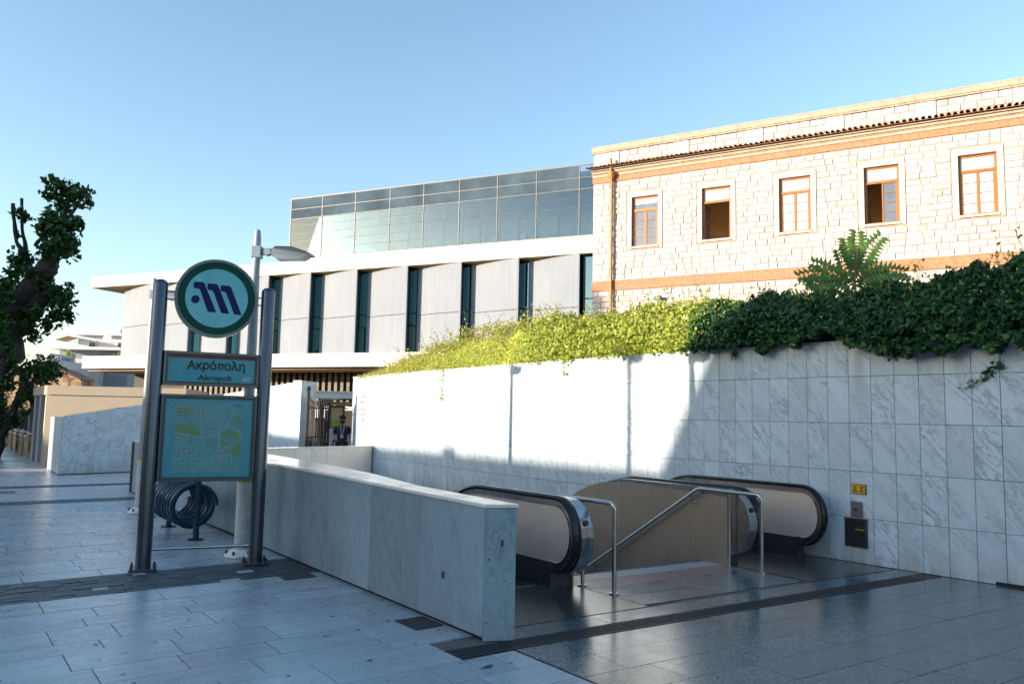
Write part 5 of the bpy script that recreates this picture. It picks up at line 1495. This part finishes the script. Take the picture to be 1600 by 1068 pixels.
# ------------------------------------------------------------------ GATE, ENTRANCE, GUARD
def gate():
    P0 = local(484.5, 20.55); P1 = local(493, 20.75); P2 = local(517, 21.5)
    for (a, c, lb, n) in ((P0, P1, 'narrow folded leaf of the black iron gate against the marble wall', 5), (P1, P2, 'wide open leaf of the black iron gate with spear tips', 9)):
        ang = math.atan2(c.y-a.y, c.x-a.x); L = (c-a).length; F = frame(a.x, a.y, 0, ang)
        root = thing('iron_gate_leaf', lb, 'gate', a.x, a.y, 0, ang, 'leaves of the iron gate'); k = 1 if n == 9 else 0
        for i in range(n+1):
            x = L*i/n; h = (1.86 if k else 2.15-.28*math.sin(PI/2*i/n))
            b = MB(F); b.box(x-.012, x+.012, -.012, .012, 0, h); b.prism([(x-.02, h), (x+.02, h), (x, h+.09)], -.01, .01, 'xz'); b.build('bar', 'iron', root)
        for z in (.1, .95, 1.72):
            b = MB(F); b.box(0, L, -.015, .015, z, z+.035); b.build('cross_rail', 'iron', root)
        if not k:
            b = MB(F); b.tube([(0, 0, 0), (0, 0, 2.2)], .035, 8); b.lathe([(.05, 2.18), (.06, 2.24), (.02, 2.3)], 10, (0, 0, 0)); b.build('gate_post', 'iron', root)
        else:
            b = MB(F); b.tube([(L+.02, 0, 0), (L+.02, 0, 1.9)], .03, 8); b.build('gate_post', 'iron', root)
    root, F, X, Z, bx = facing('entrance_booth', 'small museum entrance booth with white signboard behind the gate', 'booth', 530, 36)
    bx('base_wall', 'sill_grey', 519, 560, 668, 720, 0, 3); bx('window_frame', 'frame_dark', 519, 542, 633, 668, .0, .08)
    bx('pane', 'soffit', 521.5, 539, 636, 655, -.05, -.01); bx('lower_pane', 'leaf_shrub_green', 521.5, 539, 655.5, 666, -.05, -.01)
    bx('side_wall', 'soffit', 542, 560, 640, 668, .0, 3); bx('roof_board', 'concrete_white', 499, 562, 611, 622, -.6, 3.5); bx('roof_fascia', 'soffit', 521, 562, 627, 632, -.2, 3)
    for x in range(502, 560, 7): bx('sign_letter', 'sill_grey', x, x+3.4, 613, 614.2, -.64, -.6)
    bx('canopy', 'sill_grey', 511, 538, 622, 624, -.9, 1); bx('white_board', 'concrete_white', 499, 521, 624, 633, .2, .4)
    bx('pillar', 'soffit', 499, 503, 611, 700, .5, 1)
    bx('backdrop', 'gallery_wall', 499, 519, 640, 657, 2, 2.2); bx('low_counter', 'frame_dark', 497, 519, 657.5, 700, 2, 2.4); bx('leaflet_rack', 'paint_white', 510.5, 518, 675, 690, .5, .7)
gate()

def guard():
    depth = 22.5; p = local(539.5, depth); root = thing('person', 'person in dark cap and face mask with white lanyard badge, standing by the gate', 'person', p.x, p.y, 0, -YAW+R(10)); F = frame(p.x, p.y, 0, -YAW+R(10)); s_ = .85
    V = {}; verts = []; rad = []; edges = []
    def v(n, x, y, z, r): V[n] = len(verts); verts.append((x*s_, y*s_, z*s_)); rad.append(r*s_)
    def e(a, c): edges.append((V[a], V[c]))
    v('pel', 0, 0, .95, .155); v('waist', 0, -.01, 1.1, .135); v('chest', 0, -.03, 1.3, .165); v('neckb', 0, -.05, 1.46, .075); v('neck', 0, -.07, 1.52, .06)
    v('head1', 0, -.10, 1.60, .09); v('head2', 0, -.11, 1.68, .098); v('head3', 0, -.10, 1.75, .075)
    for a, c in zip(['pel', 'waist', 'chest', 'neckb', 'neck', 'head1', 'head2'], ['waist', 'chest', 'neckb', 'neck', 'head1', 'head2', 'head3']): e(a, c)
    for sd, n in ((-1, 'l'), (1, 'r')):
        v(n+'sh', .19*sd, -.02, 1.42, .07); v(n+'el', (.27 if sd < 0 else .25)*sd, -.03, 1.14, .048); v(n+'wr', .22*sd, -.22, 1.0, .032); v(n+'hd', .19*sd, -.29, .985, .038)
        e('neckb', n+'sh') if False else e('chest', n+'sh'); e(n+'sh', n+'el'); e(n+'el', n+'wr'); e(n+'wr', n+'hd')
        for k, (dx, l) in enumerate(((-.03, .07), (-.01, .09), (.01, .085), (.03, .07))):
            v(n+'f%d' % k, .19*sd+dx, -.34, .975, .010); v(n+'g%d' % k, .19*sd+dx, -.30-l, .945, .008); e(n+'hd', n+'f%d' % k); e(n+'f%d' % k, n+'g%d' % k)
        v(n+'t', .19*sd-.05*sd, -.31, 1.0, .010); v(n+'t2', .19*sd-.06*sd, -.35, .99, .009); e(n+'hd', n+'t'); e(n+'t', n+'t2')
        v(n+'hp', .10*sd, 0, .88, .10); v(n+'kn', .11*sd, -.02, .49, .065); v(n+'an', .11*sd, .02, .09, .042); v(n+'to', .12*sd, -.16, .035, .035); e('pel', n+'hp'); e(n+'hp', n+'kn'); e(n+'kn', n+'an'); e(n+'an', n+'to')
    me = bpy.data.meshes.new('body'); me.from_pydata(verts, edges, []); o = bpy.data.objects.new('body', me); col.objects.link(o); o.parent = root
    md = o.modifiers.new('Skin', 'SKIN')
    for i, r_ in enumerate(rad): me.skin_vertices[0].data[i].radius = (r_, r_*(.72 if i < 3 else 1))
    me.skin_vertices[0].data[0].use_root = True
    o.modifiers.new('Sub', 'SUBSURF').levels = 1; o.modifiers['Sub'].render_levels = 2
    me.materials.append(M['skin'])
    FR[o.name] = F
    S = Matrix.Scale(s_, 4)
    G_ = F @ S
    def cl(nm, mat, prof, c, sx=1, sy=1):
        b = MB(G_ @ Matrix.Translation(c) @ Matrix.Diagonal((sx, sy, 1, 1))); b.lathe(prof, 18); return b.build(nm, mat, root, True)
    cl('vest', 'vest', [(.16, .88), (.175, .95), (.165, 1.1), (.20, 1.28), (.21, 1.38), (.15, 1.46), (.07, 1.50)], (0, -.02, 0), 1.02, .78)
    for sd in (-1, 1):
        b = MB(G_); b.tube([(.16*sd, -.02, 1.42), (.215*sd, -.02, 1.36), (.25*sd, -.03, 1.22)], [.085, .078, .066], 12); b.build('sleeve', 'cloth_dark', root, True)
        b = MB(G_); b.tube([(.09*sd, 0, .95), (.105*sd, 0, .85), (.115*sd, -.02, .5), (.115*sd, .01, .08)], [.12, .112, .085, .07], 12); b.build('trouser_leg', 'cloth_dark', root, True)
        b = MB(G_); b.tube([(.115*sd, .05, .05), (.118*sd, -.08, .045), (.12*sd, -.2, .035)], [.05, .05, .035], 10); b.build('shoe', 'cloth_dark', root, True)
    cl('cap', 'cloth_dark', [(.112, 1.70), (.118, 1.74), (.10, 1.81), (.04, 1.84)], (0, -.105, 0), .95, 1.08)
    b = MB(G_); b.prism([(-.075, -.20), (-.06, -.29), (.06, -.29), (.075, -.20)], 1.70, 1.712); b.build('cap_peak', 'cloth_dark', root)
    b = MB(G_ @ Matrix.Translation((0, -.13, 1.605)) @ Matrix.Diagonal((1, 1, 1, 1))); b.lathe([(.03, -.055), (.078, -.04), (.09, 0), (.085, .035), (.05, .045)], 14); b.build('face_mask', 'cloth_dark', root, True)
    b = MB(G_); b.prism([(-.012, -.21), (.012, -.21), (0, -.235)], 1.63, 1.675); b.build('nose', 'skin', root)
    for sd in (-1, 1):
        b = MB(G_); b.lathe([(.004, -.006), (.012, 0), (.004, .006)], 8, (.035*sd, -.205, 1.685)); b.build('eye', 'cloth_dark', root)
        b = MB(G_); b.lathe([(.008, -.03), (.02, 0), (.008, .03)], 8, (.10*sd, -.10, 1.66)); b.build('ear', 'skin', root)
        b = MB(G_); b.tube([(.06*sd, -.14, 1.46), (.05*sd, -.185, 1.35), (.015*sd, -.19, 1.17)], .010, 6); b.build('lanyard', 'badge', root)
    b = MB(G_); b.box(-.05, .05, -.20, -.19, 1.07, 1.16); b.build('badge', 'badge', root)
    q = local(538, 22.1); t = thing('dark_rail', 'short dark sloping rail in front of the person at the gate', 'rail', q.x, q.y, 0, -YAW); F3 = frame(q.x, q.y, 0, -YAW)
    b = MB(F3); b.tube([(-.22, 0, .85), (.25, 0, .60)], .025, 8); b.build('rail_tube', 'iron', t, True)
    b = MB(F3); b.tube([(-.22, 0, 0), (-.22, 0, .85)], .02, 8); b.build('rail_post', 'iron', t, True)
guard()

# ------------------------------------------------------------------ HOUSES ADDED ACROSS THE STREET (unseen, outlines shaped to cast the plaza into shade)
def opposite():
    def windows(root, x, y0, y1, z0):
        n = int((y1-y0)/2.6)
        for i in range(n):
            y = y0+(i+.5)*(y1-y0)/n
            b = MB(); b.box(x, x+.06, y-.5, y+.5, z0, z0+1.6); b.build('window', 'window_dark', root)
    sh = math.tan(R(SUN_AZ-270))
    def off(x_t): return sh*(x_t+25)   # how far the sun carries a shadow along Y on its way
    o = off(8.8)
    r = thing('shading_house', 'unseen tall house added across the street, its steep roof shaped to shade the plaza', 'building', -31, -3, 0, 0, 'unseen houses added to shade the plaza')
    b = MB(); b.box(-37, -25, -26, 8.02+o, 0, 6.36); b.build('wall', 'opp', r)
    b = MB(); b.prism([(8.02+o, 6.36), (7.16+o, 7.96), (6.3+o, 9.62), (-24, 9.62), (-26, 6.36)], -37, -25, 'yz'); b.build('roof', 'tile', r)  # roof slope shaped for the slanting shadow edge on the marble wall
    windows(r, -25, -24, 7, 1.5)
    y1 = 23.1+off(2.2)
    r = thing('shading_house', 'unseen long flat roofed house added across the street to shade the foot of the wall', 'building', -31, 18, 0, 0, 'unseen houses added to shade the plaza')
    b = MB(); b.box(-37, -25, 8.05+o, y1, 0, 6.38); b.build('wall', 'opp', r)
    b = MB(); b.box(-27, -26.4, 14.3+o, 14.75+o, 6.38, 6.75); b.build('chimney', 'opp', r)  # added for the box shaped bump in the wall shadow
    windows(r, -25, 11.5, 23, 1.5)
    y0 = 26.5+off(2.2)
    r = thing('shading_house', 'unseen four storey house added beyond the narrow gap to shade the street tree', 'building', -31, 35, 0, 0, 'unseen houses added to shade the plaza')
    b = MB(); b.box(-36, -25, y0, y0+2.4, 0, 6.0); b.build('side_wing', 'opp', r); y0 += 2.42
    b = MB(); b.box(-37, -25, y0, y0+17, 0, 15.5); b.build('wall', 'opp', r)  # raised high enough to keep the street tree in shade
    for z in (1.5, 5, 8.5, 12): windows(r, -25, y0+1, y0+16, z)
    r = thing('shading_house', 'farthest unseen low house added across the street for shade', 'building', -31, 57, 0, 0, 'unseen houses added to shade the plaza')
    b = MB(); b.box(-37, -25, y0+17.2, 90, 0, 6.2); b.build('wall', 'opp', r)
    windows(r, -25, y0+18, 88, 1.5)
opposite()
